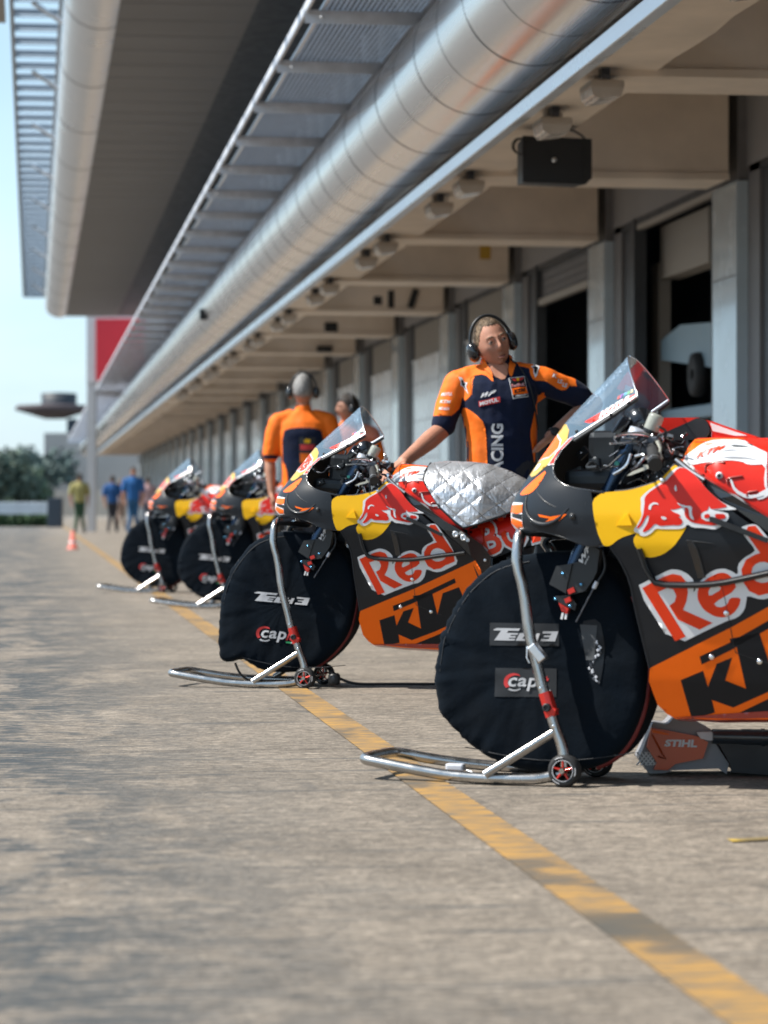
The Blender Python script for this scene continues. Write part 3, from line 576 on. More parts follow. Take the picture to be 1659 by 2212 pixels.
# upper storey front, soffit, rolled fascia, louvres, roof
M['glassblue'] = mat('upper_glazing', (.75, .82, .92), .15, .0, coat=1., var=.05)
mb = MB(); mb.box((3.62, 40, 5.05), (.06, 92, 1.7), 0)
for i in range(62): mb.box((3.575, -6+i*1.5, 5.05), (.04, .05, 1.7), 1)
mb.box((3.57, 40, 4.5), (.05, 92, .06), 1); bpart(mb, 'upper_glazing', [M['glassblue'], M['alu']])
mb = MB(); mb.box((1.58, 33, 5.93), (1.40, 86, .05), 0); mb.box((2.94, 33, 5.945), (1.32, 86, .05), 2)  # wall-side box carries the shade as a dark strip
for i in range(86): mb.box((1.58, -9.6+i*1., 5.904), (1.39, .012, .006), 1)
bpart(mb, 'soffit', [M['soffit'], M['frame_mid'], M['soffit_shade']])
P = [(.885, 5.90), (.80, 5.872), (.70, 5.866), (.60, 5.885), (.50, 5.93), (.42, 5.995), (.365, 6.08), (.34, 6.18), (.345, 6.30), (.40, 6.40), (.9, 6.45)]
vs = []; yy = [-10+2*i for i in range(44)]
for y in yy: vs += [(a, y, b) for a, b in P]
m_ = len(P); fs = [(i*m_+k, i*m_+k+1, (i+1)*m_+k+1, (i+1)*m_+k) for i in range(len(yy)-1) for k in range(m_-1)]
mb = MB(); mb.add(vs, fs, 0, True); mb.add([(a, 76, b) for a, b in P]+[(.9, 76, 5.9)], [tuple(range(m_+1))])
for i in range(20): mb.tube([(a, -8+4.2*i, b-.002) for a, b in P], .006, 4, 1)
bpart(mb, 'rolled_roof_edge', [mat('roof_edge_metal', (.84, .83, .84), .34, .85, var=.05, vscale=2), M['frame_mid']])
mb = MB(); mb.box((5.4, 33, 6.9), (9.2, 86, .9)); bpart(mb, 'roof', M['conc_grey'])
br = MB()
for x in (-.24, .33): br.box((x, 34, 6.62), (.05, 88, .10))
for i in range(88): br.box((.045, -9+i, 6.60), (.56, .05, .05)); br.box((.045, -8.7+i, 6.64), (.56, .22, .012), 0, Matrix.Rotation(R(35), 3, 'X'))
bpart(br, 'sunshade_louvre', mat('louvre_grey_blue', (.30, .36, .42), .4, .3, var=.06))
mb = MB(); mb.box((-.50, 10, 6.68), (.36, 48, .10)); bpart(mb, 'sunshade_end_beam', M['beige_door'])
for k in range(-2, 11):
    mb = MB(); mb.tube([(.35, PY(k)+.4, 6.35), (.0, PY(k)+.4, 6.58)], .03, 8); bpart(mb, 'sunshade_bracket', M['alu'])
# garage fronts
def stripes(mb, x, y0, y1, z0, z1, n, mi, horiz=False):
    for i in range(n):
        t = (i+.5)/n
        if horiz: mb.box((x, (y0+y1)/2, z0+(z1-z0)*t), (.012, y1-y0, .010), mi)
        else: mb.box((x, y0+(y1-y0)*t, (z0+z1)/2), (.03, (y1-y0)/n*.45, z1-z0), mi)
for k in KS:
    ya, yb = PY(k)+.80, PY(k+1)
    mb = MB(); mb.box((5.72, (ya+yb)/2-.4, 3.86), (.14, yb-ya+.8, .76)); bpart(mb, 'door_header', M['conc_grey'])
    mb = MB(); mb.box((5.70, yb-.18, 1.74), (.10, .36, 3.48), 1); mb.box((5.72, yb-.62, 1.74), (.08, .52, 3.48), 0); mb.box((5.69, yb-.95, 1.74), (.12, .14, 3.48), 0); mb.box((5.70, ya+.03, 1.74), (.12, .06, 3.48), 0)
    mb.box((5.70, (ya+yb)/2, 3.455), (.10, yb-ya-.1, .06), 0); bpart(mb, 'door_frame', [M['frame_dark'], M['frame_mid']])
    a, b = ya+.07, yb-1.03
    if k >= 2 or k < -2:
        mb = MB(); mb.box((5.67, (a+b)/2, 1.45), (.05, b-a, 2.9), 0); stripes(mb, 5.643, a, b, .1, 2.85, 5, 1, True)
        d = bpart(mb, 'garage_door', [M['white_door'], M['conc_grey']], bevel=.004)
        mb = MB(); mb.box((5.71, (a+b)/2, 3.17), (.02, b-a, .52), 0); stripes(mb, 5.68, a, b, 2.93, 3.42, 24, 1); mb.box((5.66, (a+b)/2, 2.915), (.06, b-a, .03), 2)
        bpart(mb, 'vent_grille', [M['conc_grey'], M['beige_door'], M['white_door']])
    else:
        zb = {-2: 2.62, -1: 2.55, 0: 3.38, 1: 3.03}[k]
        mb = MB(); mb.box((5.72, (a+b)/2, (zb+3.45)/2), (.04, b-a, 3.45-zb), 0); mb.box((5.69, (a+b)/2, zb+.035), (.07, b-a, .07), 1)
        for i in range(int((3.42-zb)/.09)): mb.box((5.698, (a+b)/2, zb+.1+i*.09), (.01, b-a, .006), 2)
        bpart(mb, 'roller_shutter', [M['frame_mid'], M['beige_door'], M['frame_dark']])
        # garage room
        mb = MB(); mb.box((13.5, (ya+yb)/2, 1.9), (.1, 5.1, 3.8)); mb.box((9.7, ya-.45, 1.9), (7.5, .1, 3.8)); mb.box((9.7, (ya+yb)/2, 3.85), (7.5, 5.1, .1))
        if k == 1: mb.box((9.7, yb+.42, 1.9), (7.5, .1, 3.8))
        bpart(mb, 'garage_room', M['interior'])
        mb = MB(); mb.box((7.3, ya+2.6, 1.65), (.35, .40, 3.3)); mb.box((7.6, ya+3.3, 1.6), (.1, .9, 3.2))
        if k == 0: mb = MB(); mb.box((5.98, ya+3.72, 1.55), (.12, .34, 3.1)); mb.box((6.02, ya+2.55, 3.18), (.2, 1.9, .50))
        bpart(mb, 'inner_partition', M['beige_door'], bevel=.01)
# far garages are shut: close the building behind them
mb = MB(); mb.box((8.6, 91.2, 2.0), (5.6, 110, 4.2)); bpart(mb, 'far_garage_block', M['conc_grey'])
# white vehicle in the open garage
van = empty('equipment_cart', (6.15, 24.75, 0)); setp(van, 'pale blue wheeled equipment cart with dark wheel inside the open garage', 'cart')
mb = MB(); mb.prism([(-1.1, 1.98), (1.0, 2.16), (1.0, 2.34), (.2, 2.44), (-1.1, 2.38)], lambda a, b: (-.25, a, b), lambda a, b: (.35, a, b)); M['cartblue'] = mat('pale_blue_cart_paint', (.24, .34, .41), .5, var=.08); mb.build('hood', M['cartblue'], van, bevel=.03)
mb = MB(); mb.box((.05, -.05, 1.62), (.6, 2.1, .12)); mb.box((.05, -.05, .9), (.55, 2.0, .9), 1); mb.build('chassis', [M['cartblue'], M['black_pl']], van, bevel=.02)
for yy_ in (-.55,):
    mb = MB(); mb.lathe([(.05, -.05), (.12, -.06), (.19, -.05), (.20, 0), (.19, .05), (.12, .06), (.05, .05)], (-.27, yy_, 1.95), (1, 0, 0), 28); mb.build('wheel', M['rubber'], van)
for yy_ in (-.8, .8):
    mb = MB(); mb.lathe([(0, -.04), (.20, -.05), (.225, -.03), (.225, .03), (.20, .05), (0, .04)], (-.2, yy_, .225), (1, 0, 0), 24); mb.build('castor', M['rubber'], van)
# speaker, lights, sensors
sp = empty('loudspeaker', (3.58, 18.95, 3.16)); setp(sp, 'black box loudspeaker hanging under the concrete canopy by a bracket', 'loudspeaker')
mb = MB(); mb.prism([(-.24, -.155), (.20, -.165), (.245, -.12), (.245, .15), (-.24, .165)], lambda a, b: (a, -.14, b), lambda a, b: (a*.93, .16, b*.92)); mb.build('cabinet', M['black_pl'], sp, bevel=.01)
mb = MB(); mb.box((-.02, -.145, 0), (.40, .008, .27), 0, ch=.003); mb.build('grille', mat('speaker_grille', (.02, .022, .026), .7, bump=.8, bscale=300), sp)
mb = MB(); mb.lathe([(.018, 0), (.018, .004), (0, .005)], (-.02, -.149, .0), (0, -1, 0), 16); mb.build('badge', M['alu'], sp)
mb = MB(); mb.tube([(.02, 0, .16), (.02, 0, .245)], .012, 8); mb.tube([(.05, .02, .20), (.12, .02, .24), (.21, 0, .19), (.24, 0, .14)], .008, 6, sub=2); mb.box((.02, 0, .235), (.12, .08, .012)); mb.build('bracket', M['dmetal'], sp)
mb = MB()
for q in range(3): mb.tube([(-.25+.012*q+.055*math.cos(a), -.09+.02*q, .10+.055*math.sin(a)) for a in [i*math.pi/8 for i in range(16)]], .004, 5, closed=True)
mb.build('cable_loop', M['rubber'], sp)
def make_light():
    t = empty('ceiling_light')
    mb = MB(); mb.box((0, 0, -.035), (.21, .34, .05), 0, ch=.015); mb.box((0, .03, .025), (.10, .08, .09), 0); mb.build('housing', M['lamp_pl'], t)
    mb = MB(); mb.prism([(-.10, -.055), (.10, -.055), (.085, -.105), (-.05, -.125), (-.09, -.10)], lambda a, b: (a, -.165, b), lambda a, b: (a, .165, b))
    for i in range(7): mb.box((-.07+i*.023, 0, -.116+.0025*i), (.008, .325, .020))
    mb.build('diffuser', M['lamp_cl'], t, bevel=.006)
    mb = MB(); mb.tube([(.05, .1, -.01), (.09, .14, -.02), (.10, .2, .02), (.10, .22, .15)], .009, 8, sub=2); mb.build('conduit', M['lamp_pl'], t)
    mb = MB(); mb.box((.0, .0, .045), (.05, .25, .04)); mb.box((.0, -.10, .018), (.05, .05, .07)); mb.box((.0, .10, .018), (.05, .05, .07)); mb.build('bracket', M['dmetal'], t)
    return t
L0 = make_light(); first = True
names = ['nearest', 'second', 'third', 'fourth', 'fifth', 'sixth', 'seventh', 'eighth', 'ninth', 'tenth', 'eleventh', 'twelfth']
cnt = 0
for k in range(-2, 11):
    for q, off in enumerate((11.6+5.107*2, 13.2+5.107*2)):
        zc = off-5.107*2+5.107*k+.0
        y = (zc-.42)/.992+.0
        if y < 9.5: continue
        o = L0 if first else copy_tree(L0); first = False
        o.location = (3.40, y, 3.335)
        if cnt < 2: lab = 'ribbed bulkhead light at the top edge of the photo, %s one of the canopy row' % ('nearest' if cnt == 0 else 'second')
        elif cnt < 10: lab = 'ribbed bulkhead light under the canopy edge, %s from the camera' % names[cnt]
        else: lab = 'small blurred bulkhead light in the far part of the canopy row'
        setp(o, lab, 'ceiling light', 'bulkhead lights under the canopy edge'); cnt += 1
def smallbox(zc, xp, h, d, label, m=M['black_pl'], name='sensor_box', cat='sensor', tilt=0.):
    x = xp*.992; y = (zc-.1255*x)/.992
    mb = MB(); mb.box((0, 0, 0), d, 0, Matrix.Rotation(tilt, 3, 'Y'), ch=.01); mb.tube([(0, d[1]/2, 0), (0, d[1]/2+.06, 0)], .02, 8)
    o = mb.build(name, m); o.location = (x, y-d[1]/2-.03, .79+h); setp(o, label, cat); return o
smallbox(32.3, 4.66, 2.86, (.08, .06, .13), 'small black sensor box fixed alone on the beam face left of the yellow tag')
smallbox(37.4, 4.64, 2.74, (.12, .08, .12), 'squat dark box, leftmost of three boxes on one concrete beam')
smallbox(37.4, 4.82, 2.76, (.09, .06, .24), 'tall narrow dark box, middle of three boxes on one concrete beam')
smallbox(37.4, 5.12, 2.77, (.09, .06, .26), 'leaning narrow dark box, rightmost of three boxes on one concrete beam', tilt=R(18))
smallbox(42.5, 4.56, 2.70, (.20, .1, .16), 'dark camera bracket hanging low on a far concrete beam')
smallbox(47.6, 5.0, 2.66, (.26, .1, .10), 'wide dark fitting on the farthest marked concrete beam')
smallbox(32.3, 5.26, 2.93, (.13, .01, .16), 'small yellow cloth tag hanging on a concrete beam', M['plateyel'], 'yellow_tag', 'tag')
smallbox(41, 2.52, 2.80, (.12, .12, .16), 'small black camera mounted on the rolled metal edge', M['black_pl'], 'security_camera', 'camera')
mb = MB(); mb.box((0, 0, 0), (.10, .02, .62), 0); mb.box((0, -.012, .18), (.075, .006, .16), 1); mb.box((0, -.012, -.02), (.075, .006, .12), 2); mb.box((0, 0, -.55), (.02, .02, .5), 3)
o = mb.build('banner', [M['coverpatch'], M['bullred'], M['offwhite'], M['dmetal']]); o.location = (3.0, 17.0, 1.27); setp(o, 'narrow dark banner with red print standing behind the leaning man', 'banner')

# ------------------------------------------------------------------ far background
def at(D, V, zc):                                              # ground-frame helper: bearing and distance -> world
    xc = (D-829.5)/6000*zc
    X = xc*math.cos(YAW)+zc*math.sin(YAW); Y = -xc*math.sin(YAW)+zc*math.cos(YAW)
    return Vector((X, Y, .79+(1090-V)/6000*zc))
def fbox(name, D0, D1, V0, V1, zc, depth, m, label, cat, **kw):
    a = at(D0, V0, zc); b = at(D1, V1, zc)
    mb = MB(); ww = (a-b).xy.length; mb.box((ww/2, depth/2, (a.z+b.z)/2), (ww, depth, abs(a.z-b.z)), ch=.02)
    o = mb.build(name, m); o.location = (a.x, a.y, 0); o.rotation_euler = (0, 0, -YAW)
    if label: setp(o, label, cat)
    for k, v in kw.items(): o[k] = v
    return o
tw = empty('building_end_block', at(187, 1090, 81).xy.to_3d(), -YAW); setp(tw, 'pale end block of the upper storey with tall red panel, beyond the canopy', 'building block')
mb = MB(); mb.box((1.5, 2, 5.35), (3.0, 4, 2.0)); mb.box((.12, .3, 2.2), (.24, .4, 4.4)); mb.build('wall', mat('tower_wall', (.55, .54, .54), .8, var=.05), tw)
mb = MB(); mb.box((.98, -.03, 5.3), (1.4, .06, 1.8)); mb.build('red_panel', M['red'], tw)
ct = empty('control_tower', at(118, 1090, 250).xy.to_3d(), -YAW); setp(ct, 'far control tower with flat mushroom roof, blurred on the left', 'tower')
mb = MB(); mb.lathe([(0, 9.9), (3.4, 9.7), (3.6, 9.3), (2.2, 8.9), (.9, 8.5)], (0, 0, 0), (0, 0, 1), 24); mb.build('roof_disc', mat('tower_brown', (.07, .055, .06), .8), ct)
mb = MB(); mb.lathe([(1.6, 9.6), (1.6, 10.8), (0, 10.9)], (.4, 0, 0), (0, 0, 1), 16); mb.build('cabin', mat('tower_dark', (.03, .035, .045), .6), ct)
mb = MB(); mb.box((1.6, 0, 4.2), (.9, .9, 8.6)); mb.box((2.2, -.6, 3.6), (2.0, 1.0, 5.0)); mb.build('shaft', mat('tower_slate', (.05, .07, .10), .7), ct)
fbox('grandstand', 95, 300, 935, 1128, 215, 30, mat('pale_stand', (.36, .35, .34), .8, var=.1, vscale=.3), 'pale concrete stand closing the end of the pit lane', 'grandstand')
fbox('low_wall', 70, 330, 1062, 1128, 190, 1, mat('beige_wall', (.42, .38, .33), .8, var=.08, vscale=.4), 'low beige wall at the far end of the lane', 'wall')
fbox('barrier_fence', -60, 112, 1085, 1134, 105, .4, mat('pale_blue_fence', (.50, .56, .62), .7, var=.12, vscale=1.5), 'pale fence with banners left of the far lane', 'fence')
fbox('equipment_cabinet', 102, 132, 1075, 1140, 96, .6, mat('slate_box', (.03, .045, .065), .6), 'dark upright cabinet at the right end of the pale fence', 'cabinet')
mg = mat('hedge_green', (.055, .10, .045), .9, var=.3, vscale=3)
mb = MB(); random.seed(8)
a = at(-70, 1090, 100); b = at(112, 1090, 100)
for i in range(2600):
    t = random.random(); c = a.lerp(b, t); c = Vector((c.x, c.y-random.random()*.9, random.random()**1.4*.42))
    u = Vector((random.uniform(-1, 1), random.uniform(-1, 1), random.uniform(-1, 1))).normalized()*.07; v_ = u.orthogonal().normalized()*.07
    mb.add([c-u, c+v_, c+u, c-v_], [(0, 1, 2, 3)])
o = mb.build('hedge', mg); setp(o, 'low green hedge along the foot of the pale fence', 'hedge')
# hills
mb = MB(); pr = []
for i in range(60):
    t = i/59; D = -700+1300*t; hgt = 1090-(70*math.exp(-((D-20)/150)**2)+26*noise.noise(Vector((D*.02, 0, 0)))+18)
    p = at(D, hgt, 420); pr.append(p)
vs = []
for p in pr: vs += [(p.x, p.y, -1), tuple(p), (p.x+20, p.y+100, -1)]
fs = []
for i in range(59): fs += [(3*i, 3*i+3, 3*i+4, 3*i+1), (3*i+1, 3*i+4, 3*i+5, 3*i+2)]
mb.add(vs, fs, 0, True); mb.build('hill', mat('hazy_hillside', (.12, .17, .13), .95, var=.25, vscale=.02), kind='structure')
def tree(D, V, zc, rad, label, col, sd_):
    random.seed(sd_); p = at(D, 1090, zc); top = at(D, V, zc).z; r = empty('tree', (p.x, p.y, 0)); setp(r, label, 'tree', 'trees beyond the far fence')
    mb = MB(); mb.tube([(0, 0, 0), (.1, 0, top*.4), (-.1, .1, top*.75)], [.28, .2, .08], 8)
    for i in range(5):
        a = i*1.3; mb.tube([(0, 0, top*(.35+.07*i)), (rad*.6*math.cos(a), rad*.6*math.sin(a), top*(.6+.05*i))], [.1, .03], 6)
    mb.build('trunk', mat('bark', (.09, .07, .05), .9), r)
    mb = MB(); blobs = [(Vector((random.gauss(0, rad*.42), random.gauss(0, rad*.42), top*random.uniform(.45, .9))), random.uniform(.3, .55)*rad) for _ in range(16)]
    for c, br_ in blobs:
        for _ in range(170):
            u = Vector((random.gauss(0, 1), random.gauss(0, 1), random.gauss(0, .8))).normalized()*br_*random.uniform(.55, 1.05)
            q = c+u; e1 = Vector((random.uniform(-1, 1), random.uniform(-1, 1), random.uniform(-1, 1))).normalized()*.22; e2 = e1.orthogonal().normalized()*.2
            mb.add([q-e1, q+e2, q+e1, q-e2], [(0, 1, 2, 3)])
    mb.build('crown', mat('foliage', col, .85, var=.35, vscale=1.5), r)
tree(-22, 985, 170, 2.6, 'bushy dark tree at the left edge of the photo beyond the fence', (.07, .10, .075), 1)
tree(18, 1018, 185, 2.3, 'lower green tree right of the dark tree at the left edge', (.08, .12, .075), 2)
tree(58, 990, 210, 3.4, 'blue-green tree in the middle of the far tree group', (.075, .11, .10), 3)
tree(98, 1000, 230, 3.2, 'blue-green tree directly below the mushroom tower', (.07, .10, .10), 4)
mb = MB(); mb.lathe([(.14, 0), (.14, .02), (.10, .03), (.03, .42), (0, .42)], (0, 0, 0), (0, 0, 1), 16, 0); mb.lathe([(.082, .14), (.058, .25)], (0, 0, .0), (0, 0, 1), 16, 1)
p = at(157, 1187, 49); o = mb.build('traffic_cone', [mat('cone_red', (.62, .16, .12), .6), M['white']]); o.location = (p.x, p.y, 0); o.scale = (.8, .8, .8); setp(o, 'small red traffic cone on the far lane', 'traffic cone')


# ------------------------------------------------------------------ racing motorcycles (x back, y away from the camera side, z up)
LZ = [.60, .70, .717, .738, .766, .789, .817, .87, .942, 1.022, 1.121, 1.215, 1.25]
LX = [-.06, -.053, -.074, -.087, -.088, -.084, -.072, -.037, .014, .069, .165, .255, .29]
WZ = [.15, .2, .3, .4, .5, .6, .68, .76, .84, .92, 1.0, 1.1, 1.22]
WW = [.11, .145, .185, .21, .23, .25, .27, .275, .27, .25, .22, .19, .15]
def Wf(s, z):
    t = min(max((s-interp(z, LZ, LX))/.3, 0), 1)
    return interp(z, WZ, WW)*math.sqrt(1-(1-t)**2)
ZFX = [.40, .442, .481, .526, .598, .695, .793, .864, .903, .95, 1.05]; ZFZ = [.94, .917, .886, .858, .815, .754, .705, .663, .62, .6, .6]
ZTX = [.40, .432, .44, .456, .516, .687, .8, .95, 1.05]; ZTZ = [.925, .93, .96, .978, .979, .976, .965, .90, .86]
def Wt(s, z):
    a = interp(s, ZFX, ZFZ)-.05; b = interp(s, ZTX, ZTZ); q = min(max((z-a)/(b-a), 0), 1)
    return .19*math.sqrt(max(1-q**3.5, 0))*min(1, .6+.4*(s-.43)/.12)
def on(fn, off, side=-1): return lambda a, b: (a, side*(fn(a, b)+off), b)
def rim(mb, pts, fn, off, r, mi, side=-1, closed=False, sub=1):
    P = [(a, side*(fn(a, b)+off), b) for a, b in pts]
    mb.tube(P, r, 6, mi, sub=sub, closed=closed)
def bolt(mb, a, b, fn, off, mi, r=.008, side=-1):
    y = side*(fn(a, b)+off); mb.lathe([(r, 0), (r*.9, .004), (r*.3, .0055), (0, .005)], (a, y, b), (0, side, 0), 12, mi)
lead_up = [(-.053, .704), (-.074, .717), (-.087, .738), (-.088, .766), (-.084, .789), (-.072, .817), (-.037, .87), (.014, .942), (.069, 1.022)]
ckp = T['cockpit']; yel = T['yellow']
NOSE = lead_up+[(.094, 1.018), (.113, 1.0), (.122, .972), (.141, .979)]+ckp[3:9]+[yel[0], yel[-1], yel[-2], yel[-3], yel[-4]]+[(.20, .675), (.144, .695), (.081, .712), (.04, .716), (-.02, .704)]
SIDE = [yel[0]]+[yel[1], yel[2]]+ckp[10:]+[(.45, .905), (.47, .89), (.484, .876), (.513, .85), (.528, .83), (.559, .807), (.603, .779), (.695, .713), (.778, .66), (.83, .615), (.855, .595), (.881, .557), (.897, .474), (.88, .33), (.83, .21)] \
    +[(.704, .200), (.60, .197), (.535, .194), (.461, .197), (.423, .194), (.399, .209), (.376, .234), (.367, .266), (.358, .30), T['lowedge'][5], T['lowedge'][4], T['lowedge'][3], T['lowedge'][2], T['lowedge'][1], T['lowedge'][0]]+[yel[-4], yel[-3], yel[-2], yel[-1]]
ORG = [T['ortop'][0], T['ortop'][1], (.848, .592), (.855, .597), (.881, .557), (.897, .474), (.88, .33), (.83, .21), (.704, .200), (.60, .197), (.535, .194), (.461, .197), (.423, .194), (.399, .209), (.376, .234), (.367, .266), (.358, .30)]
mats_b = [M['carbon'], M['yellow'], M['bullred'], M['offwhite'], M['redor'], M['orange'], M['navyblack'], M['black_gl'], M['chrome'], M['darkred'], M['plateyel'], M['black_pl']]
CARB, YEL, BRED, OW, LRED, ORA, BLK, BGL, CHR, DRED, PYEL, BPL = range(12)
def closed_lip(mb, side):
    L = T['lip']
    rim(mb, [(.352, .668)]+L, Wf, .006, [.010]*(len(L)+1), BGL, side)
    rim(mb, [(.352, .668)]+L, Wf, .016, [.006]*(len(L)+1), BPL, side)
def make_bike(var):
    b = empty('racing_motorcycle')
    # upper fairing
    mb = MB()
    for sd_ in (-1, 1):
        patch(mb, NOSE, Wf, 0, CARB, sd_, .012); patch(mb, NOSE, Wf, -.004, BPL, sd_, .016)
        rim(mb, ckp[3:9]+[ckp[9]], Wf, -.002, .0045, BGL, sd_); rim(mb, NOSE[-6:], Wf, -.002, .003, BPL, sd_)
        patch(mb, smooth_loop(T['pl_org']), Wf, .001, ORA, sd_, .012)
        pl = [(-.013, .875), (.0, .898), (.014, .918)]+[(.03, .945), (.05, .985), (.069, 1.020), (.094, 1.018), (.113, 1.0), (.114, .975), (.085, .942), (.068, .908), (.02, .872), (.002, .868)]
        pl = [(max(a, interp(z, LZ, LX)+.0008), z) for a, z in pl]
        patch(mb, pl, Wf, .001, PYEL, sd_, .010)
        num = [(max(a, interp(z, LZ, LX)+.002), z) for a, z in ([(.050, .99), (.064, .985), (.087, .970), (.087, .950), (.059, .926), (.031, .921), (.012, .915), (.02, .95)])]
        nw = [((a-.055)*1.16+.055, (z-.95)*1.14+.95) for a, z in num]; nw = [(max(a, interp(z, LZ, LX)+.001), z) for a, z in nw]
        patch(mb, nw, Wf, .002, OW, sd_, .010); patch(mb, num, Wf, .003, ORA if var == 1 else LRED, sd_, .010)
        if var == 1:
            patch(mb, [(.012, .905), (.030, .907), (.028, .899), (.018, .890), (.004, .884)], Wf, .003, OW, sd_, .01)
        nr = [(.138, .982), (.124, .977), (.085, .937), (.066, .903), (.082, .906), (.1, .944)]
        patch(mb, [(.143, .984), (.124, .981), (.082, .939), (.061, .900), (.083, .903), (.103, .944)], Wf, .001, OW, sd_, .012); patch(mb, nr, Wf, .002, BRED, sd_, .012)
        # round tip marking, flame stripes
        tip = [(-.086, .79), (-.062, .797), (-.010, .795), (-.008, .723), (-.04, .717), (-.072, .727), (-.085, .745)]
        tip = [(max(a, interp(z, LZ, LX)+.0015), z) for a, z in tip]
        patch(mb, tip, Wf, .001, OW, sd_, .008)
        for q in ([(-.075, .788), (-.01, .791), (-.01, .768), (-.03, .764), (-.075, .768)], [(-.065, .752), (-.045, .75), (-.01, .742), (-.010, .725), (-.04, .722), (-.07, .738)]):
            q = [(max(a, interp(z, LZ, LX)+.004), z) for a, z in q]; patch(mb, q, Wf, .002, ORA, sd_, .008)
        patch(mb, [(-.06, .765), (-.010, .763), (-.01, .747), (-.06, .755)], Wf, .002, CARB, sd_, .008)
        patch(mb, [(a, z) for a, z in T['flame1']], Wf, .0015, ORA, sd_, .01)
        bolt(mb, .163, .757, Wf, 0, BPL, .010, sd_); bolt(mb, .163, .757, Wf, .001, BGL, .006, sd_)
        # side air duct bulge (raised lip round the intake)
        rim(mb, [(.005, .82), (.002, .79), (.012, .76), (.04, .738), (.08, .732), (.12, .748), (.15, .78)], Wf, .0, [.002, .005, .007, .008, .008, .006, .002], CARB, sd_, sub=2)
        rim(mb, [(.03, .84), (.05, .815), (.085, .79), (.13, .776)], Wf, -.001, [.001, .004, .004, .001], CARB, sd_, sub=2)
    if var == 2:
        text(mb, '3', [(.022, .905), (.066, .912), (.095, .965), (.045, .975)], on(Wf, .0042), OW, bold=.04)
        text(mb, '3', [(.028, .912), (.062, .918), (.088, .960), (.05, .968)], on(Wf, .0055), LRED, bold=.01)
    mb.build('nose_fairing', mats_b, b)
    # side fairing, one each side
    for sd_ in (-1, 1):
        mb = MB()
        patch(mb, SIDE, Wf, 0, CARB, sd_, .014); patch(mb, SIDE, Wf, -.005, BPL, sd_, .02)
        rim(mb, SIDE[2:2+1+len(ckp[10:])], Wf, -.003, .004, BPL, sd_)
        rim(mb, T['lowedge'], Wf, -.003, .005, CARB, sd_)
        patch(mb, ORG, Wf, .0010, ORA, sd_, .014)
        Y2 = smooth_loop(yel); patch(mb, Y2, Wf, .0010, YEL, sd_, .014)
        # hump of the side duct
        mb.prism([(.288, .732), (.322, .766), (.334, .733)], lambda a, z: (a, sd_*(Wf(a, z)+.0015), z), lambda a, z: (a+(.002 if a > .3 else 0), sd_*(Wf(a, z)+(.010 if a > .33 or z > .76 else .002)), z), YEL)
        patch(mb, smooth_loop(T['bullw']), Wf, .0026, OW, sd_, .014)
        patch(mb, smooth_loop(T['bullr']), Wf, .0036, BRED, sd_, .014)
        for nme in ('be1', 'be2', 'be3', 'be4'): patch(mb, smooth_loop(T[nme]), Wf, .0046, OW, sd_, .014)
        patch(mb, smooth_loop([(.528, .760), (.534, .770), (.55, .773), (.60, .769), (.606, .757), (.598, .744), (.56, .743), (.535, .747)]), Wf, .0046, OW, sd_, .014)
        patch(mb, smooth_loop([(.537, .764), (.552, .765), (.552, .754), (.537, .752)]), Wf, .0056, BRED, sd_, .014)
        patch(mb, smooth_loop([(.565, .765), (.594, .765), (.597, .752), (.57, .750)]), Wf, .0056, BRED, sd_, .014)
        if sd_ == -1:
            patch(mb, smooth_loop(T['Ww']), Wf, .0014, OW, sd_, .014)
            patch(mb, T['Rr'], Wf, .0024, LRED, sd_, .014); patch(mb, [smooth_loop(T['er']), smooth_loop(T['eh'])], Wf, .0025, LRED, sd_, .014)
            patch(mb, [T['dr'], smooth_loop(T['dh'])], Wf, .0026, LRED, sd_, .014)
            for kx in ('K1', 'K2', 'K3'): patch(mb, T[kx], Wf, .0022, BLK, sd_, .014)
        patch(mb, [(.41, .197), (.47, .199), (.60, .199), (.84, .214), (.84, .232), (.72, .226), (.60, .216), (.50, .206)], Wf, .0034, DRED, sd_, .014)
        closed_lip(mb, sd_)
        sl = T['slot']; patch(mb, sl, Wf, .0030, BGL, sd_, .014); rim(mb, [sl[0], sl[1], sl[2], sl[3]], Wf, .002, .0025, BPL, sd_)
        rim(mb, [(.487, .690), (.51, .689), (.562, .684)], Wf, .001, [.003, .003, .0005], BPL, sd_, sub=0)
        mb.prism([(.554, .757), (.562, .757), (.64, .727), (.713, .699), (.709, .687), (.63, .716), (.554, .744)], lambda a, z: (a, sd_*(Wf(a, z)+.002), z), lambda a, z: (a, sd_*(Wf(a, z)+.020), z), BPL)
        rim(mb, [(.575, .589), (.590, .50), (.604, .40), (.608, .385), (.66, .368), (.72, .352)], Wf, .0016, .0012, BPL, sd_, sub=0)
        rim(mb, [(.201, .797), (.19, .75), (.177, .697)], Wf, -.001, .0015, BPL, sd_, sub=0)
        for p_ in ((.54, .372), (.673, .362), (.587, .494)): bolt(mb, p_[0], p_[1], Wf, .003, CHR, .0085, sd_)
        bolt(mb, .418, .856, Wf, .004, CHR, .008, sd_)
        mb.build('side_fairing', mats_b, b)
    # belly pan joining the two sides, torn front lip
    mb = MB(); n = 20; vs = []
    for i in range(n+1):
        s = .40+.43*i/n; zb = interp(s, [.40, .423, .461, .535, .6, .704, .83], [.212, .196, .198, .195, .198, .201, .212])
        wv = Wf(s, zb+.002)
        for k in range(9):
            t = -1+2*k/8; vs.append((s, wv*t, zb-.018*(1-t*t)))
    mb.add(vs, [(i*9+k, i*9+k+1, (i+1)*9+k+1, (i+1)*9+k) for i in range(n) for k in range(8)], 0, True)
    mb.build('belly_pan', [M['darkred']], b)
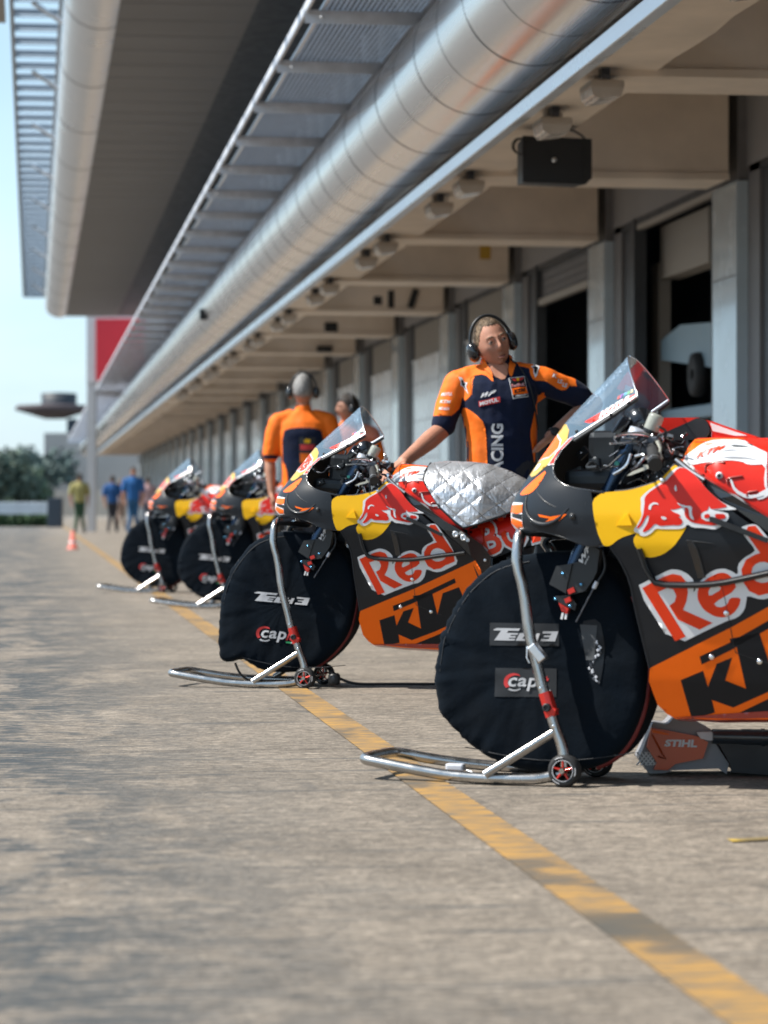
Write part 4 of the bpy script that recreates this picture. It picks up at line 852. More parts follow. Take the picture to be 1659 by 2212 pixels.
    # frame beams
    for sd_ in (-1, 1):
        mb = MB(); up = T['frame_up']; lo = T['frame_lo'][:-3]+[(.845, .58), (.88, .50)]
        poly = up+[(.905, .50)]+lo[::-1]
        g = lambda a, z: max(interp(a, [.44, .6, .8, .92], [.20, .245, .24, .20]), 0)
        mb.prism([p for p in poly], lambda a, z: (a, sd_*(g(a, z)-.035), z), lambda a, z: (a, sd_*(g(a, z)+.022), z), 0)
        mb.tube([(.444, sd_*.226, .914), (.484, sd_*.236, .884), (.53, sd_*.248, .857)], .006, 8, 1)
        for p_ in ((.765, .70), (.80, .688)): mb.lathe([(.014, 0), (.014, .005), (.006, .006), (.006, .002), (0, .002)], (p_[0], sd_*(g(*p_)+.022), p_[1]), (0, sd_, 0), 14, 1)
        mb.prism([(.782, .712), (.790, .714), (.826, .682), (.824, .672), (.815, .672), (.779, .704)], lambda a, z: (a, sd_*(g(a, z)+.022), z), lambda a, z: (a, sd_*(g(a, z)+.027), z), 1)
        mb.lathe([(.007, 0), (.006, .004), (0, .004)], (.893, sd_*(g(.893, .6)+.022), .60), (0, sd_, 0), 10, 1)
        mb.build('frame_beam', [M['black_gl'], M['alu']], b, bevel=.004)
    # tank
    TK = [(.432, .9235), (.436, .945), (.44, .958)]+[(x, interp(x, ZTX, ZTZ)-.0005) for x in [.456, .48, .516, .56, .62, .687, .74, .8, .86, .92, .97, 1.02]]+[(1.03, .85), (1.0, .815), (.93, .785), (.84, .748), (.80, .72)]+[(x, z-.02) for x, z in zip(ZFX, ZFZ)][5:1:-1]+[(.442, .905)]
    mb = MB(); inn = lambda q: [(min(max(a, .437), 1.02), min(z, interp(a, ZTX, ZTZ)-.002)) for a, z in q]
    for sd_ in (-1, 1):
        patch(mb, TK, Wt, 0, ORA if 0 else 2, sd_, .014)
        patch(mb, inn([(.434, .928), (.438, .95), (.456, .974), (.50, .977), (.56, .977), (.60, .976), (.50, .955), (.47, .935)]), Wt, .001, ORA, sd_, .012)
        patch(mb, smooth_loop(inn(T['tank_w'])), Wt, .0022, OW, sd_, .014)
        patch(mb, smooth_loop([(.655, .815), (.70, .84), (.72, .90), (.72, .93), (.735, .93), (.74, .88), (.72, .83), (.67, .80)]), Wt, .0022, OW, sd_, .014)
        patch(mb, smooth_loop([(.586, .860), (.592, .860), (.604, .832), (.637, .815), (.68, .820), (.68, .813), (.636, .805), (.600, .824)]), Wt, .0034, OW, sd_, .014)
        for nme in ('tk1', 'tk2', 'tk3'): rim(mb, T[nme], Wt, .001, .004, DRED, sd_)
        # sculpted grip ridges in the white band
        for q in ([(.545, .948), (.58, .957), (.625, .952), (.64, .944)], [(.53, .925), (.56, .940), (.60, .942), (.635, .930), (.645, .922)], [(.50, .915), (.56, .922), (.62, .920), (.66, .912)]):
            rim(mb, q, Wt, .001, [.002]+[.007]*(len(q)-2)+[.002], OW, sd_, sub=2)
        patch(mb, smooth_loop([(.575, .956), (.61, .962), (.635, .957), (.63, .950), (.58, .951)]), Wt, .005, BPL, sd_, .012)
        bolt(mb, .557, .870, Wt, .001, OW, .0105, sd_); bolt(mb, .557, .870, Wt, .004, 11, .006, sd_)
    text(mb, 'KTM', [(.478, .918), (.560, .944), (.566, .960), (.484, .936)], on(Wt, .0072), LRED, shear=.3, bold=.03)
    mb.build('fuel_tank', mats_b, b)
    if var == 1:
        mb = MB(); mb.prism([(.29, .985), (.318, 1.036), (.33, 1.040), (.43, 1.039), (.46, 1.030), (.47, 1.01), (.35, 1.0)], lambda a, z: (a, .10, z), lambda a, z: (a, .16, z-.01), 0)
        mb.prism(smooth_loop([(.318, .99), (.40, 1.024), (.433, 1.040), (.458, 1.030), (.47, 1.0), (.45, .978), (.36, .972)]), lambda a, z: (a, .085, z), lambda a, z: (a, .10, z), 1)
        mb.prism([(.460, 1.030), (.53, 1.005), (.60, .982), (.60, .975), (.47, .975), (.472, 1.0)], lambda a, z: (a, .09, z), lambda a, z: (a, .14, z), 0)
        mb.prism([(.468, 1.024), (.53, 1.001), (.575, .986), (.54, .986), (.475, 1.0)], lambda a, z: (a, .086, z), lambda a, z: (a, .09, z), 2)
        mb.build('airbox_cover', [M['bullred'], M['black_pl'], M['offwhite']], b, bevel=.003)
    # seat and tail
    SE = [(.86, .64), (.79, .72), (.83, .742), (.99, .80), (1.08, .83), (1.35, .90), (1.58, .99), (1.64, .985), (1.60, .94), (1.42, .82), (1.20, .72), (1.02, .66), (.90, .60)]
    Ws = lambda a, z: interp(a, [.78, 1., 1.3, 1.64], [.17, .15, .12, .05])*math.sqrt(max(0, 1-min(1, max(0, (z-(interp(a, [.8, 1.1, 1.35, 1.64], [.64, .74, .83, .95])))/.12))**3))
    mb = MB()
    for sd_ in (-1, 1):
        patch(mb, SE, Ws, 0, BLK, sd_, .02)
        patch(mb, [(.80, .70), (.79, .722), (.83, .741), (.99, .80), (1.2, .855), (1.2, .80), (1.0, .70), (.90, .63), (.86, .66)], Ws, .001, BRED, sd_, .02)
    text(mb, 'BULL', [(.876, .600), (1.24, .732), (1.185, .888), (.815, .748)], on(Ws, .012), OW, bold=.075)
    text(mb, 'BULL', [(.885, .612), (1.22, .738), (1.17, .875), (.828, .745)], on(Ws, .015), LRED, bold=.02)
    mb.box((1.05, 0, .835), (.34, .20, .03), BPL, Matrix.Rotation(R(-9), 3, 'Y'), ch=.012)
    mb.build('seat_cowl', mats_b, b)
    # windscreen
    SC = [(.069, 1.022), (.117, 1.071), (.165, 1.121), (.21, 1.168), (.2535, 1.2135), (.262, 1.205), (.285, 1.165), (.305, 1.13), (.324, 1.093), (.229, 1.03), (.141, .979), (.122, .972), (.113, 1.0), (.094, 1.018)]
    mb = MB()
    for sd_ in (-1, 1): patch(mb, SC, Wf, .003, 0, sd_, .010)
    mb.build('windscreen', [M['glass']], b)
    mb = MB()
    edge = [(.2535, 1.2135), (.262, 1.205), (.285, 1.165), (.305, 1.13), (.324, 1.093)]
    for sd_ in (-1, 1):
        rim(mb, edge, Wf, .003, .0022, 3, sd_); rim(mb, [(.324, 1.093), (.229, 1.03), (.141, .979)], Wf, .001, .0045, 4, sd_)
        rim(mb, [(.324, 1.085), (.229, 1.02), (.141, .968)], Wf, -.004, .006, 5, sd_)
        for p_ in ((.30, 1.073), (.25, 1.040), (.145, .995)): bolt(mb, p_[0], p_[1], Wf, .004, 5, .005, sd_)
        if sd_ < 0: patch(mb, [(.165, 1.022), (.213, 1.047), (.306, 1.094), (.319, 1.098), (.321, 1.088), (.215, 1.026), (.185, 1.018)], Wf, .0042, 0, sd_, .012)
    text(mb, 'MOTUL', [(.213, 1.029), (.305, 1.085), (.300, 1.096), (.208, 1.046)], on(Wf, .0056), 1, shear=.5, bold=.05)
    cols = [6, 7, 8, 9, 10]
    for i, ch_ in enumerate('Ermax'):
        a0 = .262+i*.0095; z0 = 1.083+i*.0042
        text(mb, ch_, [(a0, z0), (a0+.009, z0+.004), (a0+.010, z0+.013), (a0+.001, z0+.010)], on(Wf, .005), cols[i], bold=.03)
    mb.build('screen_trim', [M['bullred'], M['offwhite'], M['black_pl'], M['chrome'], M['alu'], M['black_pl'], M['printred'], mat('print_purple', (.25, .05, .5), .5), mat('print_cyan', (.03, .4, .6), .5), M['printgreen'], M['plateyel']], b)
    # dash, steering head, engine mass
    mb = MB(); mb.box((.24, 0, 1.0), (.03, .15, .09), 0, Matrix.Rotation(R(35), 3, 'Y'), ch=.006); mb.box((.20, 0, .93), (.10, .16, .14), 1, ch=.02); mb.box((.17, 0, .86), (.16, .24, .06), 1, ch=.02)
    mb.lathe([(.045, 0), (.045, .012), (.0, .013)], (.30, -.05, 1.02), (.1, -1, 0), 20, 0); mb.build('dashboard', [M['black_gl'], M['black_pl']], b)
    mb = MB(); mb.box((.30, 0, .955), (.09, .25, .030), 0, Matrix.Rotation(R(24), 3, 'Y'), ch=.008); mb.box((.235, 0, .80), (.09, .25, .04), 0, Matrix.Rotation(R(24), 3, 'Y'), ch=.01); mb.lathe([(.022, 0), (.022, .03), (.012, .034), (0, .034)], (.325, 0, .965), (.4, 0, .9), 16, 1)
    mb.build('triple_clamp', [M['dmetal'], M['chrome']], b)
    mb = MB(); mb.box((.52, 0, .47), (.34, .26, .44), 0, ch=.03); mb.box((.40, 0, .50), (.05, .34, .36), 1, Matrix.Rotation(R(-8), 3, 'Y')); mb.box((.66, 0, .66), (.40, .28, .24), 0, ch=.04); mb.box((.75, 0, .35), (.26, .25, .22), 0, ch=.04)
    for i in range(16): mb.box((.372, 0, .36+.018*i), (.004, .32, .006), 2)
    mb.build('engine_and_radiator', [M['black_pl'], M['dmetal'], M['galv']], b)
    # forks
    ax_ = (-.0, .335)
    for sd_ in (-1, 1):
        mb = MB(); y = sd_*.105
        mb.tube([(.0, y*.86, .335), (.075, y*.86, .52), (.11, y, .60)], [.021, .021, .026], 16, 0); mb.tube([(.10, y, .575), (.30, y, .985)], .0235, 18, 1); mb.lathe([(.026, 0), (.026, .02), (.012, .024), (0, .024)], (.30, y, .982), (.43, 0, .9), 14, 4)
        mb.build('front_fork', [M['black_pl'], M['forkblue'], M['dmetal'], M['redano'], M['galv'], M['offwhite']], b); mb = MB()
        C_ = [(.080, .565), (.087, .617), (.150, .630), (.170, .668), (.176, .683), (.208, .662), (.20, .60), (.186, .575), (.166, .547), (.12, .535)]
        mb.prism(C_, lambda a, z: (a, sd_*.118, z), lambda a, z: (a, sd_*.155, z), 0)
        mb.prism([(.063, .566), (.084, .617), (.130, .624), (.115, .562), (.112, .54)], lambda a, z: (a, sd_*.155, z), lambda a, z: (a, sd_*.162, z), 0)
        for p_ in ((.104, .596), (.157, .566), (.082, .524), (.125, .505)): mb.lathe([(.0045, 0), (.0045, .003), (0, .003)], (p_[0], sd_*.163, p_[1]), (0, sd_, 0), 10, 2)
        mb.box((.128, sd_*.157, .548), (.02, .014, .014), 3, Matrix.Rotation(R(-25), 3, 'Y')); mb.box((.118, sd_*.157, .522), (.018, .014, .013), 3, Matrix.Rotation(R(-25), 3, 'Y'))
        mb.prism([(.088, .514), (.118, .497), (.112, .482), (.098, .490)], lambda a, z: (a, sd_*.13, z), lambda a, z: (a, sd_*.155, z), 3)
        mb.prism([(.076, .532), (.088, .514), (.134, .492), (.14, .51), (.12, .535)], lambda a, z: (a, sd_*.12, z), lambda a, z: (a, sd_*.15, z), 0)
        for dx in (0, .011): mb.box((.098+dx, sd_*.150, .476), (.006, .004, .018), 5, Matrix.Rotation(R(12), 3, 'Y'))
        mb2 = MB(); mb2.tube([(.196, sd_*.15, .567), (.139, sd_*.15, .46)], .003, 8, 1); mb2.tube([(.199, sd_*.15, .574), (.190, sd_*.15, .555)], .0065, 8, 0)
        mb2.tube([(.199, sd_*.15, .570), (.225, sd_*.145, .61), (.215, sd_*.145, .66)], .004, 8, 2, sub=2); mb2.build('brake_hose', [M['galv'], M['dmetal'], M['black_pl']], b)
        if sd_ < 0:
            text(mb, 'WP', [(.157, .620), (.184, .672), (.176, .684), (.147, .632)], lambda a, z: (a, -.1575, z), 5, shear=.2, bold=.04)
            text(mb, 'APEX', [(.167, .620), (.180, .645), (.177, .648), (.164, .623)], lambda a, z: (a, -.1576, z), 5, bold=.02)
        mb.build('brake_caliper', [M['black_pl'], M['forkblue'], mat('blue_bolt', (.12, .35, .6), .25, .8), M['redano'], M['galv'], M['offwhite']], b)
    # handlebars, levers, reservoir
    for sd_ in (-1, 1):
        mb = MB(); mb.tube([(.30, sd_*.12, .975), (.345, sd_*.15, .962), (.40, sd_*.30, .905)], [.014, .012, .011], 12, 0)
        mb.lathe([(.028, -.012), (.028, .012)], (.305, sd_*.11, .97), (.43, 0, .9), 18, 0)
        mb.tube([(.372, sd_*.20, .944), (.406, sd_*.305, .905)], [.0175, .0170], 16, 1); mb.tube([(.404, sd_*.300, .906), (.411, sd_*.322, .898)], [.019, .020], 16, 2)
        mb.lathe([(.0195, 0), (.0195, .006)], (.402, sd_*.296, .908), (.3, sd_*.93, -.33), 16, 3)
        mb.tube([(.36, sd_*.17, .978), (.335, sd_*.20, .986), (.306, sd_*.27, .984), (.30, sd_*.33, .975)], [.006, .007, .005, .004], 8, 4, sub=2)
        mb.tube([(.36, sd_*.16, .965), (.32, sd_*.22, .962), (.278, sd_*.30, .957)], [.005, .004, .003], 8, 4, sub=1)
        mb.box((.365, sd_*.165, .965), (.035, .03, .03), 0, ch=.005); mb.tube([(.395, sd_*.235, .965), (.405, sd_*.24, .945), (.402, sd_*.24, .93), (.41, sd_*.245, .915)], [.007, .004, .005, .004], 8, 5)
        mb.build('handlebar', [M['dmetal'], M['rubber'], M['black_pl'], M['alu'], M['chrome'], M['resv']], b)
    mb = MB(); d = Vector((.022, 0, .050)); c = Vector((.332, -.07, .995)); mb.lathe([(0, 0), (.021, 0), (.022, .006), (.0225, .046), (.020, .052), (.008, .054), (0, .054)], c, d, 20, 0); mb.lathe([(.024, -.004), (.024, .007)], c, d, 20, 1); mb.tube([c, c+Vector((-.02, .01, -.02)), (.30, -.08, .965)], .005, 8, 1)
    mb.lathe([(.006, .054), (.006, .062), (0, .062)], c, d, 8, 1)
    mb.build('fluid_reservoir', [M['resv'], M['black_pl']], b)
    # wiring and hoses
    random.seed(7+var); mb = MB()
    for i in range(34):
        x = random.uniform(.20, .42); z = random.uniform(.86, .985); y = random.uniform(-.2, .10); p = Vector((x, y, z)); P = [p]
        for _ in range(3): p = p+Vector((random.uniform(-.045, .045), random.uniform(-.04, .04), random.uniform(-.04, .03))); P.append(p)
        mb.tube(P, random.choice([.002, .003, .0035, .005]), 7, random.choice([0, 0, 1, 2]), sub=2)
    mb.build('wiring', [M['black_pl'], M['chrome'], M['dmetal'], M['resv']], b); mb = MB()
    for i in range(36):
        mb = MB(); p = Vector((random.uniform(.26, .42), random.uniform(-.22, .06), random.gauss(.945, .03)))
        rot = Matrix.Rotation(random.uniform(0, 3), 3, Vector((random.random(), random.random(), random.random())).normalized())
        mb.box(p, (random.uniform(.008, .026), random.uniform(.010, .024), random.uniform(.006, .015)), random.choice([0, 1, 1, 2, 2]), rot, ch=.0015); mb.build('control_fitting', [M['black_pl'], M['chrome'], M['dmetal']], b)
    for i in range(20):
        mb = MB(); p = Vector((random.uniform(.10, .40), random.uniform(-.16, .2), random.uniform(.85, .95)))
        mb.box(p, (random.uniform(.02, .05), random.uniform(.02, .04), random.uniform(.012, .03)), 0, Matrix.Rotation(random.uniform(-1, 1), 3, 'Y'), ch=.003)
        mb.lathe([(.004, 0), (.004, .003), (0, .003)], p+Vector((0, -.018, 0)), (0, -1, 0), 8, 1); mb.build('electronics_box', [M['black_pl'], M['chrome']], b)
    mb = MB()
    mb.tube([(.31, -.2, .93), (.305, -.21, .905), (.29, -.21, .888), (.262, -.205, .874)], .0045, 8, 1, sub=2); mb.build('clutch_hose', [M['black_pl'], M['chrome']], b); mb = MB()
    mb.prism([(.352, .893), (.352, .900), (.372, .900), (.374, .892), (.317, .871), (.305, .870), (.322, .882)], lambda a, z: (a, -.225, z), lambda a, z: (a, -.222, z), 0); mb.build('paper_tag', [M['resv']], b); mb = MB()
    mb.lathe([(.007, 0), (.007, .004), (.003, .004), (0, .002)], (.258, -.15, .905), (0, -1, 0), 12, 0)
    mb.build('connector_cap', [mat('green_cap', (.1, .5, .4), .4)], b)
    # wheels, swingarm
    def wheel(name, x, z, rr, hw):
        o = empty(name); o.parent = b; o.location = (x, 0, z)
        mb = MB(); pr = [(rr*.70, -hw*.75), (rr*.82, -hw*.95), (rr*.93, -hw*.78), (rr*.985, -hw*.35), (rr, 0), (rr*.985, hw*.35), (rr*.93, hw*.78), (rr*.82, hw*.95), (rr*.70, hw*.75)]
        mb.lathe(pr, (0, 0, 0), (0, 1, 0), 48); mb.build('tyre', M['rubber'], o)
        mb = MB(); mb.lathe([(rr*.70, -hw*.75), (rr*.66, -hw*.6), (rr*.64, 0), (rr*.66, hw*.6), (rr*.70, hw*.75)], (0, 0, 0), (0, 1, 0), 48); mb.lathe([(.03, -hw*.8), (.045, -hw*.5), (.045, hw*.5), (.03, hw*.8)], (0, 0, 0), (0, 1, 0), 20)
        for i in range(5):
            a = 2*math.pi*i/5; mb.tube([(.03*math.cos(a), 0, .03*math.sin(a)), (rr*.66*math.cos(a), 0, rr*.66*math.sin(a))], [.016, .011], 8)
        mb.build('rim', M['dmetal'], o)
        return o
    wheel('front_wheel', 0, .335, .297, .060); wheel('rear_wheel', 1.42, .42, .315, .095)
    for sd_ in (-1, 1):
        mb = MB(); mb.tube([(.84, sd_*.10, .42), (1.05, sd_*.135, .47), (1.42, sd_*.135, .42)], [.035, .032, .022], 12, sub=1); mb.build('swingarm', M['carbon'], b)
    mb = MB(); mb.tube([(.62, .0, .22), (.80, -.06, .22), (.95, -.12, .26), (1.06, -.15, .30)], [.03, .032, .05, .045], 16, sub=2); mb.build('exhaust', M['alu'], b)
    return b
def bike_mw(x, y, a, dz=0., pt=0.):
    Rz = Matrix.Rotation(-R(a), 4, 'Z'); c = Vector((0, 0, .35))
    Ry = Matrix.Translation(c) @ Matrix.Rotation(-pt, 4, 'Y') @ Matrix.Translation(-c)
    return Matrix.Translation((x, y, dz)) @ Rz @ Ry
# wheel covers
def make_cover(outline, var):
    poly = smooth_loop(outline, 2); cx, cz = .01, .335
    n = 150; rad = []
    for i in range(n):
        a = 2*math.pi*i/n; d = Vector((math.cos(a), math.sin(a))); best = .25
        for j in range(len(poly)):
            p = Vector(poly[j])-Vector((cx, cz)); q = Vector(poly[(j+1) % len(poly)])-Vector((cx, cz)); e = q-p
            den = d.x*e.y-d.y*e.x
            if abs(den) < 1e-9: continue
            t = (p.x*e.y-p.y*e.x)/den; u = (p.x*d.y-p.y*d.x)/den
            if t > 0 and -1e-6 <= u <= 1+1e-6: best = max(best, t) if best == .25 else max(best, t)
        rad.append(best)
    rings = [(0.02, .118), (.2, .120), (.35, .121), (.5, .121), (.62, .121), (.72, .1205), (.8, .120), (.86, .119), (.91, .117), (.95, .113), (.985, .104), (1.0, .088), (1.004, .055), (.99, .02), (.99, -.02), (1.0, -.06), (1.0, -.085), (.96, -.105), (.86, -.115), (.6, -.12), (.2, -.12), (.02, -.12)]
    vs = []
    for k, h in rings:
        for i in range(n):
            a = 2*math.pi*i/n; r = rad[i]*k; x = cx+r*math.cos(a); z = cz+r*math.sin(a)
            f = noise.noise(Vector((math.cos(a)*5.5, math.sin(a)*5.5, k*2.2+var)))*.0045*min(1, k*1.6)
            e = max(0, k-.72)/.28
            f += noise.noise(Vector((x*13, z*4.5, var*3)))*.0065*min(1, k*1.4)
            g = noise.noise(Vector((math.cos(a)*16, math.sin(a)*16, k*3+var)))*.0055*e*(1.7 if math.cos(a) < -.3 else .35)
            hh = h+(f+g)*(1 if h > 0 else -1); rr_ = 1+(g*.6)/max(r, .1) if k > .9 else 1
            vs.append((cx+r*rr_*math.cos(a), -hh, cz+r*rr_*math.sin(a)))
    o = empty('wheel_cover'); mb = MB()
    fs = [(j*n+i, j*n+(i+1) % n, (j+1)*n+(i+1) % n, (j+1)*n+i) for j in range(len(rings)-1) for i in range(n)]
    mb.add(vs, fs, 0, True); mb.add([vs[i] for i in range(n)], [tuple(range(n))], 0, True); mb.add([vs[-n+i] for i in range(n)], [tuple(range(n))], 0, True)
    skin = mb.build('cloth', [M['cover']], o)
    bvh = BVHTree.FromPolygons([Vector(v) for v in mb.v], mb.f)
    def pj(off):
        def f(a, z):
            h = bvh.ray_cast(Vector((a, -1, z)), Vector((0, 1, 0)))
            return (a, (h[0].y if h[0] else -.12)-off, z)
        return f
    yb = lambda off: (lambda a, z: -pj(off)(a, z)[1])
    # piping down the trailing edge
    mb = MB(); P = []
    for i in range(n):
        a = 2*math.pi*i/n; a2 = a if a < math.pi else a-2*math.pi
        if R(-62) < a2 < R(38 if var == 1 else 20): P.append((a2, i))
    P.sort(); mb.tube([(cx+rad[i]*1.004*math.cos(a), -.072, cz+rad[i]*1.004*math.sin(a)) for a, i in P], .009 if var == 1 else .008, 8, 0)
    mb.build('piping', [M['piping']], o)
    mb = MB()
    if var == 1:
        patch(mb, [(-.125, .453), (.08, .453), (.08, .389), (-.125, .388)], yb(.0015), 0, 0, -1, .02)
        TQ = (-.119, .403, .075, .438); CQ = (-.103, .259, .066, .308)
    else: TQ = (-.134, .338, .118, .378); CQ = (-.127, .165, .09, .228)
    x0, z0, x1, z1 = TQ; W_ = x1-x0; H_ = z1-z0
    def L(poly, mi=1, off=.003, base=TQ):
        bx, bz, ex, ez = base; patch(mb, [(bx+a*(ex-bx)+.12*c*(ez-bz), bz+c*(ez-bz)) for a, c in poly], yb(off), 0, mi, -1, .02)
    L([(.0, .86), (.06, 1), (.42, 1), (.40, .80), (.24, .80), (.16, 0), (.04, 0), (.13, .80), (.03, .80)])
    L([(.22, .62), (.40, .62), (.39, .48), (.29, .48), (.28, .38), (.37, .38), (.36, .24), (.27, .24), (.26, .15), (.36, .15), (.35, 0), (.15, 0)])
    L([(.42, .62), (.57, .62), (.56, .46), (.50, .46), (.47, .16), (.54, .16), (.53, 0), (.37, 0)])
    L([(.58, .62), (.63, .62), (.615, .40), (.665, .40), (.68, .62), (.73, .62), (.70, 0), (.65, 0), (.66, .24), (.61, .24), (.60, 0), (.55, 0)])
    L([(.77, .80), (1.0, .80), (.97, 0), (.75, 0), (.76, .17), (.87, .17), (.88, .33), (.79, .33), (.80, .47), (.89, .47), (.90, .62), (.77, .62)])
    mb.build('team_logo', [M['coverpatch'], M['print'], M['printred'], M['printgreen']], o); mb = MB()
    x0, z0, x1, z1 = CQ
    if var == 1: patch(mb, [(-.108, .324), (.073, .326), (.073, .245), (-.11, .242)], yb(.0015), 0, 0, -1, .02)
    text(mb, 'cap', [(x0+.20*(x1-x0), z0+.04*(z1-z0)), (x0+.72*(x1-x0), z0+.02*(z1-z0)), (x0+.72*(x1-x0), z0+.80*(z1-z0)), (x0+.20*(x1-x0), z0+.80*(z1-z0))], pj(.0045), 1, shear=.2, bold=.02, spacing=1.08)
    text(mb, 'it', [(x0+.71*(x1-x0), z0+.22*(z1-z0)), (x0+.88*(x1-x0), z0+.22*(z1-z0)), (x0+.92*(x1-x0), z0+1.0*(z1-z0)), (x0+.75*(x1-x0), z0+1.0*(z1-z0))], pj(.003), 2, shear=.25, bold=.03)
    arc = [(.5+.5*math.cos(t), .5+.5*math.sin(t)) for t in [R(60)+R(160)*i/12 for i in range(13)]]
    w2, h2 = .36*(x1-x0), 1.05*(z1-z0)
    outer = [(x0+a*w2+.02, z0+c*h2) for a, c in arc]; inner = [(x0+.03+.004+(a-.5)*w2*.80+.5*w2-.008, z0+(.5+(c-.5)*.76)*h2) for a, c in arc]
    patch(mb, outer+inner[::-1], yb(.003), 0, 2, -1, .02)
    arc = [(.5+.5*math.cos(t), .5+.5*math.sin(t)) for t in [R(235)+R(75)*i/8 for i in range(9)]]
    outer = [(x0+a*w2+.02, z0+c*h2) for a, c in arc]; inner = [(x0+.022+(a-.5)*w2*.84+.5*w2, z0+(.5+(c-.5)*.82)*h2) for a, c in arc]
    patch(mb, outer+inner[::-1], yb(.003), 0, 1, -1, .02)
    zz = z0+.03*h2
    patch(mb, [(x0+.72*(x1-x0), zz), (x0+.82*(x1-x0), zz), (x0+.82*(x1-x0), zz+.1*h2), (x0+.72*(x1-x0), zz+.1*h2)], yb(.003), 0, 3, -1, .02)
    patch(mb, [(x0+.82*(x1-x0), zz), (x0+.94*(x1-x0), zz), (x0+.94*(x1-x0), zz+.1*h2), (x0+.82*(x1-x0), zz+.1*h2)], yb(.003), 0, 1, -1, .02)
    mb.build('printed_logo', [M['coverpatch'], M['print'], M['printred'], M['printgreen']], o)
    # opening of the cover with the brake showing through
    mb = MB()
    patch(mb, smooth_loop([(.14, .46), (.20, .47), (.215, .40), (.21, .33), (.20, .28), (.185, .30), (.155, .38)]), yb(.002), 0, 4, -1, .02)
    patch(mb, [(.142, .452), (.193, .450), (.184, .352), (.160, .352)], yb(.0035), 0, 1, -1, .02)
    random.seed(5)
    for i in range(26):
        t = i/25; p = Vector((.186+.012*math.sin(t*7)+random.uniform(-.005, .005), -.125, .41-.12*t))
        mb.box(p, (random.uniform(.004, .010), .003, random.uniform(.004, .010)), random.choice([2, 3, 3, 2]), Matrix.Rotation(random.uniform(-1, 1), 3, 'Y'), ch=.001)
    if var == 1: mb.build('open_flap', [M['coverpatch'], mat('grey_flap', (.055, .06, .066), .7), M['dmetal'], M['galv'], M['navyblack']], o)
    # seam line
    mb = MB(); P = [( -.20+.5*t, .095+.0*t-.03*math.sin(math.pi*t)) for t in [i/14 for i in range(15)]]
    mb.tube([pj(.0005)(a, z) for a, z in P], .0016, 6, 0); P = [(cx+rad[i]*.93*math.cos(2*math.pi*i/n), cz+rad[i]*.93*math.sin(2*math.pi*i/n)) for i in range(int(n*.26), int(n*.52), 2)]
    mb.tube([pj(.0005)(a, z) for a, z in P], .0018, 6, 0); mb.build('seam', [M['coverpatch']], o)
    return o
